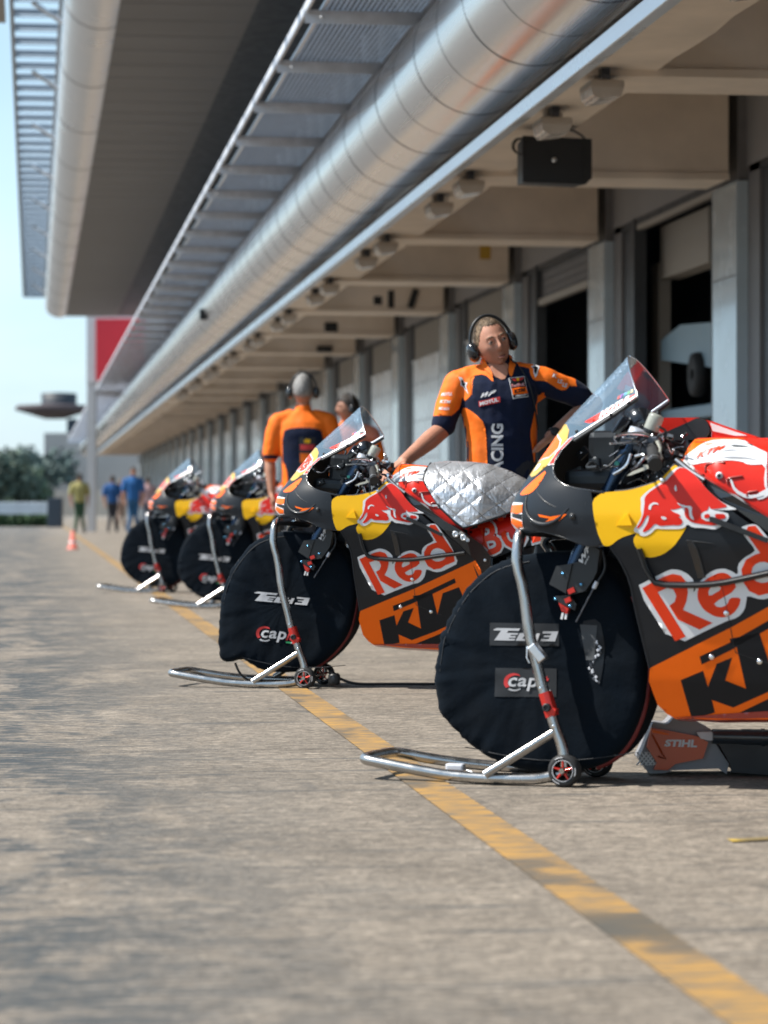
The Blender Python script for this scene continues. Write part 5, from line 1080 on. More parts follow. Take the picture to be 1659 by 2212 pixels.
# paddock stand
def make_stand(var):
    o = empty('front_stand'); fs = .14
    mb = MB(); r = .0165
    near = [(-.02, -.10, .722), (-.026, -.155, .708), (-.027, -.17, .66), (-.028, -.175, .622), (-.006, -.18, .550), (.010, -.183, .43), (.030, -.186, .36), (.056, -.19, .26), (.079, -.193, .20), (.094, -.195, .155), (.112, -.197, .115), (.119, -.2, .075), (.12, -.2, .047)]
    far = [(.02, .06, .715), (-.03, .09, .69), (.0, .10, .645), (.03, .10, .55), (.05, .10, .43), (.08, .10, .26), (.12, .10, .12), (.13, .10, .047)]
    mb.tube(near, r, 16, 0, sub=1); mb.tube(far, r, 16, 0, sub=1)
    mb.tube([(-.02, -.15, .712), (.04, -.06, .706), (.10, .0, .703), (.05, .05, .70), (-.025, .09, .695)], .011, 12, 1, sub=1)
    mb.lathe([(.012, 0), (.012, .05), (.016, .05), (.010, .075), (0, .08)], (.13, 0, .69), (.3, 0, .95), 14, 0)
    base = [(.115, -.185, .040), (.06, -.205, .022), (.0, -.225, .018), (-.19, -.23, .018), (-.33, -.21, .038), (-.455, -.18, .058), (-.475, -.15, .060), (-.475, -.12, .060), (-.455, -.09, .058), (-.30, .06, .030), (-.15, .12, .018), (.0, .13, .018), (.07, .12, .022), (.125, .11, .040)]
    base = [(.115, -.185, .040), (.06, -.200, .022), (.0, -.212, .018), (-.19, -.215, .018), (-.33, -.205, .036), (-.455, -.195, .054), (-.487, -.18, .058), (-.490, -.13, .060), (-.478, .02, .060), (-.462, .055, .058), (-.36, .075, .038), (-.20, .115, .020), (.0, .12, .018), (.07, .115, .022), (.125, .105, .040)]
    mb.tube(base, r*.96, 16, 0, sub=2)
    mb.tube([(-.105, -.228, .030), (.092, -.197, .155)], .013, 12, 0); mb.tube([(-.10, .115, .030), (.10, .10, .155)], .013, 12, 0)
    mb.tube([(.12, -.235, .047), (.13, .135, .047)], .008, 10, 0)
    mb.build('frame_tube', [M['tube'], M['dmetal']], o)
    mb = MB(); mb.tube([(.060, -.191, .262), (.082, -.194, .196)], .0205, 8, 0); mb.lathe([(.012, 0), (.012, .01), (.007, .012), (.007, .006), (0, .006)], (.072, -.212, .222), (0, -1, 0), 14, 1); mb.box((.083, -.2, .212), (.03, .03, .022), 0, Matrix.Rotation(R(20), 3, 'Y'), ch=.004)
    for p_ in ((.052, .275), (.090, .170)): mb.lathe([(.005, 0), (.005, .004), (0, .004)], (p_[0], -.208, p_[1]), (0, -1, 0), 10, 2)
    mb.build('height_joint', [M['redano'], M['black_pl'], M['chrome']], o, bevel=.001)
    if var == 1:
        mb = MB(); q = Matrix.Rotation(R(50), 3, 'Y'); mb.box((.046, -.215, .375), (.055, .035, .026), 0, q, ch=.004); mb.tube([(.012, -.205, .392), (.012, -.21, .36), (.02, -.21, .345)], .003, 6, 0); mb.build('latch_box', [M['alu']], o)
        mb = MB(); mb.box((-.235, -.10, .035), (.055, .03, .022), 0, ch=.006); mb.tube([(-.21, -.10, .03), (-.12, -.15, .012), (-.05, -.18, .01)], .003, 6, 1); mb.build('pull_handle', [M['galv'], M['alu']], o)
    mb = MB(); mb.prism([(.0, 0), (.115, .073), (.117, .069), (.002, -.004)], lambda a, z: (-.085+a, -.2425+.00*a, .046+z*.98), lambda a, z: (-.085+a, -.2435, .046+z*.98)); 
    for i, (x, y, nm) in enumerate(((.12, -.20, 'stand_wheel'), (.13, .10, 'stand_wheel'))):
        wv = empty(nm); wv.parent = o; wv.location = (x, y, .0465)
        s_ = -1 if i == 0 else -1
        mb = MB(); rr = .0465; mb.lathe([(.030, -.022), (.036, -.024), (.043, -.020), (.0462, -.010), (.0465, .0), (.0462, .010), (.043, .020), (.036, .024), (.030, .022)], (0, 0, 0), (0, 1, 0), 40)
        for ang in (115, 20, -100):
            for q in range(4):
                a = R(ang-q*11); text(mb, 'TECH'[q], [(-.0028, -.0030), (.0028, -.0030), (.0028, .0030), (-.0028, .0030)], (lambda a: lambda u, v: ((.0372+v)*math.cos(a)-u*-math.sin(a)*1, -.0246, (.0372+v)*math.sin(a)-u*math.cos(a)))(a), 1) if 0 else None
        for ang in (125, 15, -105):
            P = [(.0375*math.cos(R(ang-t)), -.0240, .0375*math.sin(R(ang-t))) for t in (0, 12, 24, 36)]; mb.tube(P, .0016, 5, 1)
        mb.build('tyre', [M['rubber'], M['print']], wv)
        mb = MB(); mb.lathe([(.0285, -.0235), (.0305, -.0245), (.0305, -.0225)], (0, 0, 0), (0, 1, 0), 36, 1); mb.lathe([(.030, -.022), (.026, -.010), (.026, .022)], (0, 0, 0), (0, 1, 0), 36, 2)
        mb.lathe([(.011, -.022), (.012, -.018), (.012, .0)], (0, 0, 0), (0, 1, 0), 20, 0); mb.lathe([(0, -.024), (.006, -.024), (.007, -.019)], (0, 0, 0), (0, 1, 0), 12, 3)
        for k in range(5):
            a = 2*math.pi*k/5+.3; mb.tube([(.009*math.cos(a), -.019, .009*math.sin(a)), (.028*math.cos(a), -.021, .028*math.sin(a))], [.0042, .0032], 6, 0)
        mb.build('hub', [M['redano'], M['print'], M['black_pl'], M['chrome']], wv)
    return o
# quilted foil over the tank
def make_foil():
    F = T['foil']; g = lambda a, z: Wt(a, min(z, interp(a, ZTX, ZTZ)-.0))
    ztf = lambda a: interp(a, [.59, .65, .77, .842, .929, .988, 1.02], [.994, 1.005, 1.010, 1.006, .984, .960, .944])
    def Wq(a, z):
        t = ztf(a); b0 = .70; q = min(max((z-b0)/(t-b0), 0), 1)
        base = .235*math.sqrt(max(1-q**3.2, 0))*(1-.35*max(0, (a-.85)/.17))
        u = (a*.8+z)*1.0; v = (a-z*1.1)
        quilt = .0065*min(abs(math.sin(u*34)), abs(math.sin(v*30)))**.6
        wr = .0016*noise.noise(Vector((a*55, z*30, 2)))+  .0014*noise.noise(Vector((a*110, z*95, 7)))
        ang = math.atan2(z-1.01, a-.80); fan = .0020*abs(noise.noise(Vector((ang*9, 3, .5))))
        return base+(quilt+wr+fan)*min(1, base*12)+.002
    mb = MB(); o = empty('foil_cover')
    FO = [(a, min(z, ztf(a)-.0004)) for a, z in F]; top = [(a, ztf(a)) for a in [.595+.02*i for i in range(22)]]
    loop = top+[(1.017, .906), (1.006, .858), (.994, .819), (.93, .785), (.838, .744), (.792, .728), (.756, .749), (.685, .805), (.605, .902), (.592, .92), (.592, .96)]
    for sd_ in (-1, 1): patch(mb, loop, Wq, 0, 0, sd_, .0065, smooth=False)
    mb.build('foil_sheet', [M['foil']], o)
    mb = MB()
    for kk in range(0, 30):
        for typ in (0, 1):
            run = []
            for i in range(120):
                if typ == 0: a = .59+i*.0037; z = kk*math.pi/34+.0-a*.8+1.0*0
                else: a = .59+i*.0037; z = (a-(kk-14)*math.pi/30)/1.1
                ok = inside((a, z), loop) and z < ztf(a)-.004
                if ok: run.append((a, -(Wq(a, z)+.0012), z))
                if (not ok or i == 119) and run:
                    if len(run) > 2: mb.tube(run, .0013, 4, 0)
                    run = []
    mb.build('stitching', [M['frame_mid']], o)
    mb = MB()
    for sd_ in (-1, 1): rim(mb, loop[22:]+[(.592, .99)], Wq, .001, .0045, 0, sd_, sub=0)
    mb.build('edge_binding', [M['black_pl']], o)
    return o
MW1 = bike_mw(1.4617, 7.8788, 27); MW2 = bike_mw(1.115, 12.089, 19.8, .026, -.078)
MW3 = bike_mw(1.42, 21.3, 19, .026, -.078); MW4 = bike_mw(1.10, 25.06, 18, .026, -.078)
def st(x, y, a): return Matrix.Translation((x, y, 0)) @ Matrix.Rotation(-R(a), 4, 'Z')
GB = 'racing motorcycles on front stands'; GC = 'black cloth wheel covers'; GS = 'tubular front paddock stands'
b1 = make_bike(1); b1.matrix_world = MW1; setp(b1, 'nearest racing motorcycle, cut by the right edge, red and yellow bull livery with bare tank', 'motorcycle', GB)
b2 = make_bike(2); b2.matrix_world = MW2; setp(b2, 'second racing motorcycle in front of the leaning man, with silver foil over its tank', 'motorcycle', GB)
setp(copy_tree(b2, MW3), 'blurred third racing motorcycle, half hidden behind the second one', 'motorcycle', GB)
setp(copy_tree(b2, MW4), 'blurred fourth racing motorcycle, farthest and leftmost of the row', 'motorcycle', GB)
c1 = make_cover(T['cover1'], 1); c1.matrix_world = MW1; setp(c1, 'black cloth cover with open flap over the front wheel of the nearest motorcycle', 'wheel cover', GC)
c2 = make_cover(T['cover2'], 2); c2.matrix_world = MW2; setp(c2, 'black cloth cover with drooping lower corner over the wheel of the second motorcycle', 'wheel cover', GC)
c3 = make_cover(T['cover1'], 3); c3.matrix_world = MW3; setp(c3, 'blurred black cover on the front wheel of the third motorcycle', 'wheel cover', GC)
setp(copy_tree(c3, MW4), 'blurred black cover on the front wheel of the farthest motorcycle', 'wheel cover', GC)
s1 = make_stand(1); s1.matrix_world = st(1.4617, 7.8788, 27); setp(s1, 'bright tubular front stand with latch box under the nearest motorcycle', 'stand', GS)
s2 = make_stand(2); s2.matrix_world = st(1.115, 12.089, 19.8); setp(s2, 'bright tubular front stand under the second motorcycle', 'stand', GS)
setp(copy_tree(s2, st(1.42, 21.3, 19)), 'blurred front stand under the third motorcycle', 'stand', GS)
setp(copy_tree(s2, st(1.10, 25.06, 18)), 'blurred front stand under the farthest motorcycle, leftmost of the stands', 'stand', GS)
GF = 'silver foil heat covers'
f2 = make_foil(); f2.matrix_world = MW2; setp(f2, 'crumpled quilted silver foil cover over the tank of the second motorcycle', 'foil cover', GF)
setp(copy_tree(f2, MW3), 'blurred silver foil cover on the third motorcycle', 'foil cover', GF)
setp(copy_tree(f2, MW4), 'blurred silver foil cover on the farthest motorcycle, above its red panel', 'foil cover', GF)
# red triangular sticker board seen under the farthest motorcycle is part of its livery; leaf blower on the ground
blw = empty('leaf_blower', at(1447, 1673, 8.13).xy.to_3d(), -YAW); setp(blw, 'orange and grey leaf blower lying on the ground behind the nearest motorcycle', 'leaf blower')
def slab(poly, y0, y1, tp=1.): return lambda a, z: (a, y0, z+.008)
mb = MB(); mb.prism(BL['house'], lambda a, z: (a, -.035, z+.008), lambda a, z: (a, .10, z+.008)); mb.build('housing', mat('grey_plastic', (.27, .27, .285), .45, var=.05), blw, bevel=.008)
mb = MB(); mb.prism(BL['orange'], lambda a, z: (a, -.055, z+.008), lambda a, z: (a, -.034, z+.008)); mb.prism(BL['ortip'], lambda a, z: (a, -.05, z+.008), lambda a, z: (a, .0, z+.008)); mb.prism(BL['orstripe'], lambda a, z: (a, -.066, z+.008), lambda a, z: (a, -.05, z+.008), 1)
text(mb, 'STIHL', [(-.022, .079), (.073, .076), (.073, .099), (-.020, .099)], lambda a, z: (a, -.058, z+.008), 2, shear=.1, bold=.05)
mb.tube([(-.057, -.056, .122), (-.03, -.06, .07), (-.018, -.058, .052), (-.04, -.057, .058)], .003, 6, 0); mb.build('orange_cover', [mat('blower_orange', (.62, .09, .02), .35, coat=.4), M['orange'], M['offwhite']], blw, bevel=.005)
mb = MB(); mb.prism(BL['black'], lambda a, z: (a, -.06, z+.012), lambda a, z: (a, .12, z+.012)); mb.build('fan_body', M['black_pl'], blw, bevel=.02)
mb = MB(); mb.tube([(.118, -.05, .116), (.20, -.05, .114), (.205, -.05, .114), (.60, -.05, .104)], [.022, .022, .024, .024], 20); mb.tube([(.26, -.05, .112), (.27, -.05, .112)], .027, 20); mb.prism([(.072, .128), (.117, .129), (.125, .104), (.104, .105), (.083, .110)], lambda a, z: (a, -.06, z), lambda a, z: (a, -.03, z), 1); mb.build('blower_tube', [mat('blower_tube_black', (.03, .042, .055), .3, coat=.5), M['offwhite']], blw)
mb = MB()
for i in range(7): mb.box((-.085+i*.012, -.04, .05), (.004, .006, .05), 0, Matrix.Rotation(R(40), 3, 'Y'))
for i in range(7): mb.box((-.085+i*.012, -.041, .05), (.004, .006, .05), 0, Matrix.Rotation(R(-40), 3, 'Y'))
mb.build('intake_grille', M['white'], blw)
mb = MB(); mb.tube([(.26, .05, .19), (.34, .04, .145), (.42, .03, .115)], .012, 10, sub=1); mb.build('handle', M['rubber'], blw)
# mains cable
def cable(pts, r, label, name='power_cable'):
    mb = MB(); mb.tube(pts, r, 8, sub=3); o = mb.build(name, M['rubber']); setp(o, label, 'cable'); return o
p0 = at(722, 1463, 12.0); p1 = at(935, 1466, 12.2)
cable([(p0.x, p0.y, .05), (p0.x+.08, p0.y, .012), (p0.x+.25, p0.y+.02, .012), (p0.x+.5, p0.y-.03, .012), (p1.x, p1.y, .012), (p1.x+.5, p1.y+.1, .012)], .006, 'thin dark power cable on the ground behind the stand of the second motorcycle')
mb = MB(); mb.lathe([(.0, 0), (.022, 0), (.026, .01), (.026, .04), (.018, .05), (0, .05)], (0, 0, 0), (0, 0, 1), 16); mb.tube([(0, 0, .04), (-.02, 0, .06)], .012, 8); o = mb.build('cable_plug', M['black_pl']); o.location = (p0.x, p0.y, .012); setp(o, 'small black plug at the end of the cable beside the stand wheel', 'plug')
q0 = at(508, 1425, 12.1); mb = MB()
cable([(q0.x, q0.y, .10), (q0.x+.02, q0.y, .05), (q0.x+.07, q0.y, .015), (q0.x+.16, q0.y-.02, .01), (q0.x+.3, q0.y-.03, .012)], .005, 'short black lead curving down from the cover of the second motorcycle')

# ------------------------------------------------------------------ people
class Body:
    def __init__(s): s.bm = bmesh.new()
    def ball(s, c, r, sc=(1, 1, 1), rot=None):
        V = s.bm.verts.new; c = Vector(c); nu, nv = 18, 10
        P = lambda i, j: Vector((math.sin(math.pi*j/nv)*math.cos(2*math.pi*i/nu)*r*sc[0], math.sin(math.pi*j/nv)*math.sin(2*math.pi*i/nu)*r*sc[1], math.cos(math.pi*j/nv)*r*sc[2]))
        T_ = (lambda p: (rot @ p if rot is not None else p)+c)
        rows = [[V(T_(P(i, j))) for i in range(nu)] for j in range(1, nv)]; t0 = V(T_(P(0, 0))); t1 = V(T_(P(0, nv))); F = s.bm.faces.new
        for j in range(nv-2):
            for i in range(nu): F((rows[j][i], rows[j+1][i], rows[j+1][(i+1) % nu], rows[j][(i+1) % nu]))
        for i in range(nu): F((t0, rows[0][i], rows[0][(i+1) % nu])); F((t1, rows[-1][(i+1) % nu], rows[-1][i]))
    def limb(s, a, b, ra, rb, fl=1.):
        a = Vector(a); b = Vector(b); d = b-a; n = 8
        q = d.to_track_quat('Z', 'Y').to_matrix()
        rings = []
        for i in range(n+1):
            t = i/n; r = ra+(rb-ra)*t; c = a+d*t
            rings.append([s.bm.verts.new(c+q @ Vector((r*math.cos(2*math.pi*k/16), r*fl*math.sin(2*math.pi*k/16), 0))) for k in range(16)])
        for i in range(n):
            for k in range(16): s.bm.faces.new((rings[i][k], rings[i][(k+1) % 16], rings[i+1][(k+1) % 16], rings[i+1][k]))
        s.bm.faces.new(rings[0][::-1]); s.bm.faces.new(rings[n])
        s.ball(a, ra, (1, 1, 1)); s.ball(b, rb, (1, 1, 1))
    def chain(s, pts, rs):
        for i in range(len(pts)-1): s.limb(pts[i], pts[i+1], rs[i], rs[i+1])
    def loft(s, rings, n=28):
        """rings: (z, cx, cy, rx, ry)"""
        R_ = []
        for z, cx, cy, rx, ry in rings:
            row = []
            for k in range(n):
                a = 2*math.pi*k/n; c_, s_ = math.cos(a), math.sin(a)
                e = .82; row.append(s.bm.verts.new((cx+rx*math.copysign(abs(c_)**e, c_), cy+ry*math.copysign(abs(s_)**e, s_), z)))
            R_.append(row)
        for i in range(len(R_)-1):
            for k in range(n): s.bm.faces.new((R_[i][k], R_[i][(k+1) % n], R_[i+1][(k+1) % n], R_[i+1][k]))
        s.bm.faces.new(R_[0][::-1]); s.bm.faces.new(R_[-1])
    def mesh(s, name, voxel, smooth=6, post=None):
        me = bpy.data.meshes.new('tmp'); s.bm.to_mesh(me); s.bm.free(); o = bpy.data.objects.new('tmp', me); COL.objects.link(o)
        m = o.modifiers.new('r', 'REMESH'); m.mode = 'VOXEL'; m.voxel_size = voxel; m.use_smooth_shade = True
        k = o.modifiers.new('s', 'SMOOTH'); k.iterations = smooth; k.factor = .5
        bpy.context.view_layer.update()
        out = bpy.data.meshes.new_from_object(o.evaluated_get(bpy.context.evaluated_depsgraph_get())); out.name = name
        bpy.data.objects.remove(o); bpy.data.meshes.remove(me)
        if post:
            nv = [v.normal.copy() for v in out.vertices]
            for v, nn in zip(out.vertices, nv): v.co = post(v.co.copy(), nn)
        out.polygons.foreach_set('use_smooth', [True]*len(out.polygons)); out.update()
        return out
def head_bm(bm, Mh):
    """adult head, face towards -y, chin about .115 below the centre"""
    nu, nv = 96, 64
    def pt(i, j):
        th = 2*math.pi*i/nu; ph = -math.pi/2+math.pi*j/nv
        x = math.sin(th)*math.cos(ph); y = -math.cos(th)*math.cos(ph); z = math.sin(ph); T_ = math.degrees(th); T_ = T_-360 if T_ > 180 else T_; F_ = math.degrees(ph)
        w_ = .077; d_ = .097; h_ = .118
        if z < 0: w_ *= 1-.27*(-z)**1.9; d_ *= 1-.10*(-z)**2 if y < 0 else 1-.30*(-z)**1.2
        p = Vector((x*w_, y*d_, z*h_))
        if y < 0: p.y *= 1-.06*abs(x)**2
        G = lambda t0, f0, st, sf: math.exp(-((T_-t0)/st)**2-((F_-f0)/sf)**2)
        out = Vector((x, y, z*.3)).normalized()
        e = 0
        e += .024*G(0, -11, 7.5, 9)+.010*G(0, 2, 5.5, 12)+.007*(G(9, -14, 5, 5)+G(-9, -14, 5, 5))
        e -= .010*(G(22, 2, 11, 7)+G(-22, 2, 11, 7)); e += .0055*(G(20, 13, 15, 4.5)+G(-20, 13, 15, 4.5)); e += .004*(G(42, -9, 14, 11)+G(-42, -9, 14, 11))
        e += .0035*(G(22, 1, 6, 3.2)+G(-22, 1, 6, 3.2))
        e += .0055*G(0, -30, 13, 2.8)+.006*G(0, -37, 11, 3.2)-.0035*G(0, -33.5, 15, 1.6)-.003*G(0, -24, 4, 4)-.004*G(0, -43, 14, 3)+.009*G(0, -54, 17, 9)
        e -= .004*(G(28, -30, 8, 12)+G(-28, -30, 8, 12)); e += .004*(G(62, -42, 14, 14)+G(-62, -42, 14, 14))
        return Mh @ (p+out*e)
    rows = [[bm.verts.new(pt(i, j)) for i in range(nu)] for j in range(1, nv)]
    top = bm.verts.new(pt(0, nv)); bot = bm.verts.new(pt(0, 0))
    for j in range(len(rows)-1):
        for i in range(nu): bm.faces.new((rows[j][i], rows[j][(i+1) % nu], rows[j+1][(i+1) % nu], rows[j+1][i]))
    for i in range(nu): bm.faces.new((rows[0][(i+1) % nu], rows[0][i], bot)); bm.faces.new((rows[-1][i], rows[-1][(i+1) % nu], top))
def hand(B, W, d, n, thumb, curl=.5):
    """W wrist, d finger direction, n palm normal (palm side), thumb side vector"""
    W = Vector(W); d = Vector(d).normalized(); n = Vector(n).normalized(); t = Vector(thumb); t = (t-d*t.dot(d)).normalized()
    for i in range(4):
        o = t*(.030-.020*i); B.limb(W+o*.7+d*.012, W+o+d*.082, .016, .0135)
    for i, L in enumerate((.070, .080, .074, .058)):
        p = W+t*(.030-.020*i)+d*(.085-.004*abs(i-1)); a = d; P = [p]
        for k, f in enumerate((.45, .32, .23)):
            an = curl*(.5+.45*k); dirn = (d*math.cos(an*(k+1)*.8)+n*math.sin(an*(k+1)*.8)).normalized(); p = p+dirn*L*f; P.append(p)
        B.chain(P, [.0095, .0088, .008, .007])
    p = W+t*.026+d*.020; q = (d*.6+t*.75+n*.25).normalized(); P = [p, p+q*.034, p+q*.034+(d*.85+t*.3+n*.3).normalized()*.030, p+q*.034+(d*.9+n*.45).normalized()*.054]
    B.chain(P, [.0135, .0115, .010, .008])
def face_bits(root, Mh, brow):
    for sx in (-1, 1):
        mb = MB(); c = Mh @ Vector((sx*.0325, -.0845, .006)); mb.lathe([(0, -.0), (.0, .0)], c, (0, 0, 1), 4)
        mb = MB(); N_ = Mh.to_3x3() @ Vector((sx*.28, -1, 0)).normalized()
        mb.lathe([(.0105*math.sin(a), .0105*math.cos(a)) for a in [math.pi*.5*i/6 for i in range(7)]], c-N_*.0035, N_, 20, 0)
        mb.lathe([(0, .0112), (.0050, .0102)], c-N_*.0035+Mh.to_3x3() @ Vector((.0015, 0, 0)), N_, 16, 1); mb.build('eye', [M['eyew'], M['eyed']], root)
        for zz, rr_ in ((.0125, .0030), (-.0045, .0022)):
            mb = MB(); P = [Mh @ Vector((sx*(.0325+x), -.0945-.002+abs(x)*abs(x)*22+(.006 if sx*x*sx > .008 else 0)*0, zz+(.004-x*x*40)*(1 if zz > 0 else -.6)-(.001 if zz > 0 else 0))) for x in (-.014, -.007, 0, .007, .014)]
            mb.tube(P, [rr_*.5, rr_, rr_, rr_, rr_*.5], 8, 0, sub=1); mb.build('eyelid', M['skin'], root)
        mb = MB(); P = [Mh @ Vector((sx*(.0325+x), -.0985+.35*abs(x)+x*.25, .0285+.003-x*x*18+(.001 if x < 0 else 0))) for x in (-.018, -.009, 0, .010, .020)]
        mb.tube(P, [.0018, .0032, .0034, .0028, .0012], 8, 0, sub=1); mb.build('eyebrow', brow, root)
    mb = MB(); P = [Mh @ Vector((x, -.0985+x*x*16, -.0665-.0015*math.cos(x*120))) for x in (-.022, -.012, 0, .012, .022)]; mb.tube(P, [.001, .0021, .0024, .0021, .001], 8, 0, sub=1)
    mb.build('lip_line', mat('mouth_line', (.16, .05, .045), .6), root)
    mb = MB(); P = [Mh @ Vector((x, -.1005+x*x*18, -.0725-.0005*math.cos(x*120))) for x in (-.016, -.009, 0, .009, .016)]; mb.tube(P, [.001, .0032, .0038, .0032, .001], 8, 0, sub=1); mb.build('lower_lip', M['lips'], root)
def hair_cap(root, Mh, m, front=.055, thick=.007, back=-.055):
    mb = MB(); nu, nv = 90, 40; vs = []
    def lim(th):   # lowest z of the hair by bearing (0 = front)
        a = abs(th); return interp(a, [0, 20, 38, 58, 72, 90, 120, 180], [front-.004, front, front+.004, front-.030, .008, -.015, back*.8, back])
    for j in range(nv+1):
        for i in range(nu):
            th = 2*math.pi*i/nu; T_ = math.degrees(th); T_ = T_-360 if T_ > 180 else T_
            ph0 = math.asin(max(-.9, min(.98, (lim(T_)+.009*noise.noise(Vector((math.sin(th)*14, math.cos(th)*14, 1))))/.118))); ph = ph0+(math.pi/2-ph0)*j/nv
            x = math.sin(th)*math.cos(ph); y = -math.cos(th)*math.cos(ph); z = math.sin(ph)
            t = thick*min(1, j/4+.15)*(1.0+.5*max(0, z))+.0026*noise.noise(Vector((x*26+z*9, y*8, z*9)))+.0015*noise.noise(Vector((x*60, y*20, z*30)))
            w_, d_, h_ = .077, .097, .118
            if z < 0: w_ *= 1-.27*(-z)**1.9; d_ *= 1-.10*(-z)**2 if y < 0 else 1-.30*(-z)**1.2
            vs.append(Mh @ Vector((x*(w_+t), y*(d_+t)*(1-.06*x*x if y < 0 else 1), z*(h_+t))))
    mb.add(vs, [(j*nu+i, j*nu+(i+1) % nu, (j+1)*nu+(i+1) % nu, (j+1)*nu+i) for j in range(nv) for i in range(nu)], 0, True)
    rnd = random.Random(4); ctr = Mh.translation
    for _ in range(2600):
        k = rnd.randrange(nu*nv); p = Vector(vs[k]); q = Vector(vs[k+nu]); up = (q-p); nn = (p-ctr).normalized()
        if up.length < 1e-5: continue
        side = Vector(vs[k-1 if k % nu else k+1])-p
        if side.length < 1e-6: continue
        d_ = (up.normalized()*rnd.uniform(.4, 1)+side.normalized()*rnd.uniform(-.6, .6)+nn*rnd.uniform(.2, .9)).normalized(); L_ = rnd.uniform(.004, .0085); s2 = side.normalized()*.0011
        p = p+up.normalized()*rnd.uniform(-.003, .003); mb.add([p-s2, p+s2, p+d_*L_], [(0, 1, 2)], 0)
    mb.build('hair', m, root)
def ear(B, Mh):
    for sx in (-1, 1): B.ball(Mh @ Vector((sx*.078, .008, -.004)), .03, (.35, .62, 1.05), Mh.to_3x3().normalized())
def headset(Mh, loc, rz, label, mic=False):
    o = empty('headset', loc, rz); setp(o, label, 'headset'); R3 = Mh.to_3x3()
    mb = MB(); P = [Mh @ Vector((math.sin(a)*.102, .004, -.004+math.cos(a)*(.137 if math.cos(a) > 0 else .1))) for a in [R(-88)+R(176)*i/16 for i in range(17)]]; mb.tube(P, .0075, 8); mb.build('headband', M['black_pl'], o)
    for sx in (-1, 1):
        mb = MB(); c = Mh @ Vector((sx*.078, .006, -.016)); ax = (R3 @ Vector((sx, .05, 0))).normalized()
        # oval cup: stretch a lathe along the local z
        prof = [(0, 0), (.030, 0), (.034, .006), (.037, .014), (.036, .028), (.028, .040), (.014, .045), (0, .046)]; mb.lathe(prof, (0, 0, 0), (1, 0, 0), 28)
        mb.v = [tuple(c+ax*v[0]+(R3 @ Vector((0, 1, 0)))*v[1]*.95+(R3 @ Vector((0, 0, 1)))*v[2]*1.28) for v in mb.v]
        mb.build('ear_cup', M['black_gl'], o)
    return o
def wrinkle(seed, amp=.0045, sc=9):
    def f(co, n):
        a = noise.noise(Vector((co.x*sc+co.z*4, co.y*sc, co.z*sc*.55+seed)))+.5*noise.noise(Vector((co.x*sc*2.3, co.y*sc*2, co.z*sc*1.3+seed)))
        rg = 1-abs(noise.noise(Vector((co.x*5+co.z*7+seed, co.y*4, co.z*3-co.x*5))))*2
        return co+n*(a*amp+max(0, rg-.6)*amp*1.2)
    return f
def legs(root, hipz, spread, m, lean=0):
    B = Body(); B.loft([(hipz-.12, lean, 0, .15, .10), (hipz, lean, 0, .165, .115), (hipz+.10, lean, 0, .155, .11)])
    for s in (-1, 1): B.chain([(lean+s*.085, 0, hipz-.04), (lean*.6+s*spread*.55, -.01, hipz*.52), (s*spread, .0, .10)], [.092, .066, .05])
    me = B.mesh('trousers', .014, 4, wrinkle(3, .006)); me.materials.append(m); o = bpy.data.objects.new('trousers', me); COL.objects.link(o); o.parent = root
    for s in (-1, 1):
        B = Body(); B.limb((s*spread, .03, .05), (s*spread*1.1, -.14, .035), .045, .035); B.limb((s*spread, .03, .05), (s*spread, .02, .11), .045, .05)
        me = B.mesh('shoe', .01, 3); me.materials.append(M['black_pl']); o = bpy.data.objects.new('shoe', me); COL.objects.link(o); o.parent = root
def meshobj(me, name, mats, root):
    for m in mats: me.materials.append(m)
    o = bpy.data.objects.new(name, me); COL.objects.link(o); o.parent = root; return o
def proj(bvh, side=-1):
    def f(off):
        def g(a, z):
            h = bvh.ray_cast(Vector((a, side*1.0, z)), Vector((0, -side, 0)), 2)
            if h[0] is None:
                h = bvh.find_nearest(Vector((a, 0, z)))
                return (h[0].x, h[0].y+side*off, h[0].z)
            p = h[0]+h[1]*off*(1 if h[1].y*side > 0 else -1); return tuple(p)
        return g
    return f
def cloth_patch(mb, loops, g, mi, cell=.012):
    if not isinstance(loops[0][0], (tuple, list)): loops = [loops]
    v2, fs = tri2d(loops, cell); mb.add([g(a, z) for a, z in v2], fs, mi, True)

# --- the man leaning on the second motorcycle
px, pzc = (1075-829.5)/6000*12.93, 12.93
mp = at(1075, 1090, 12.93); man = empty('person', (mp.x, mp.y, 0), -YAW)
setp(man, 'man in orange and navy shirt, hand on hip, leaning behind the second motorcycle', 'person')
Mh = Matrix.Translation((-.028, -.02, 1.540)) @ Matrix.Rotation(R(18), 4, 'Y').inverted() @ Matrix.Rotation(R(15), 4, 'Z') @ Matrix.Rotation(R(4), 4, 'X')
Sr, Er, Wr = (-.195, 0, 1.36), (-.262, -.03, 1.135), (-.44, -.26, .985)
Sl, El, Wl = (.235, .02, 1.375), (.455, .11, 1.262), (.245, -.02, 1.105)
B = Body(); head_bm(B.bm, Mh); ear(B, Mh)
B.chain([(-.01, .01, 1.50), (.0, .015, 1.44), (.0, .02, 1.38)], [.056, .058, .075]); B.limb((-.02, -.01, 1.50), (.0, .0, 1.42), .052, .055)
B.limb((-.16, .02, 1.35), (.16, .02, 1.36), .05, .05); B.loft([(.95, .02, 0, .13, .09), (1.2, .02, .01, .14, .10), (1.36, .0, .015, .15, .09)])
mid = lambda a, b, t: tuple(Vector(a).lerp(Vector(b), t))
B.chain([mid(Sr, Er, .25), mid(Sr, Er, .5), Er, mid(Er, Wr, .3), mid(Er, Wr, .75), Wr], [.044, .046, .042, .045, .034, .029])
B.chain([mid(Sl, El, .3), mid(Sl, El, .5), El, mid(El, Wl, .3), mid(El, Wl, .75), Wl], [.044, .046, .044, .046, .034, .029])
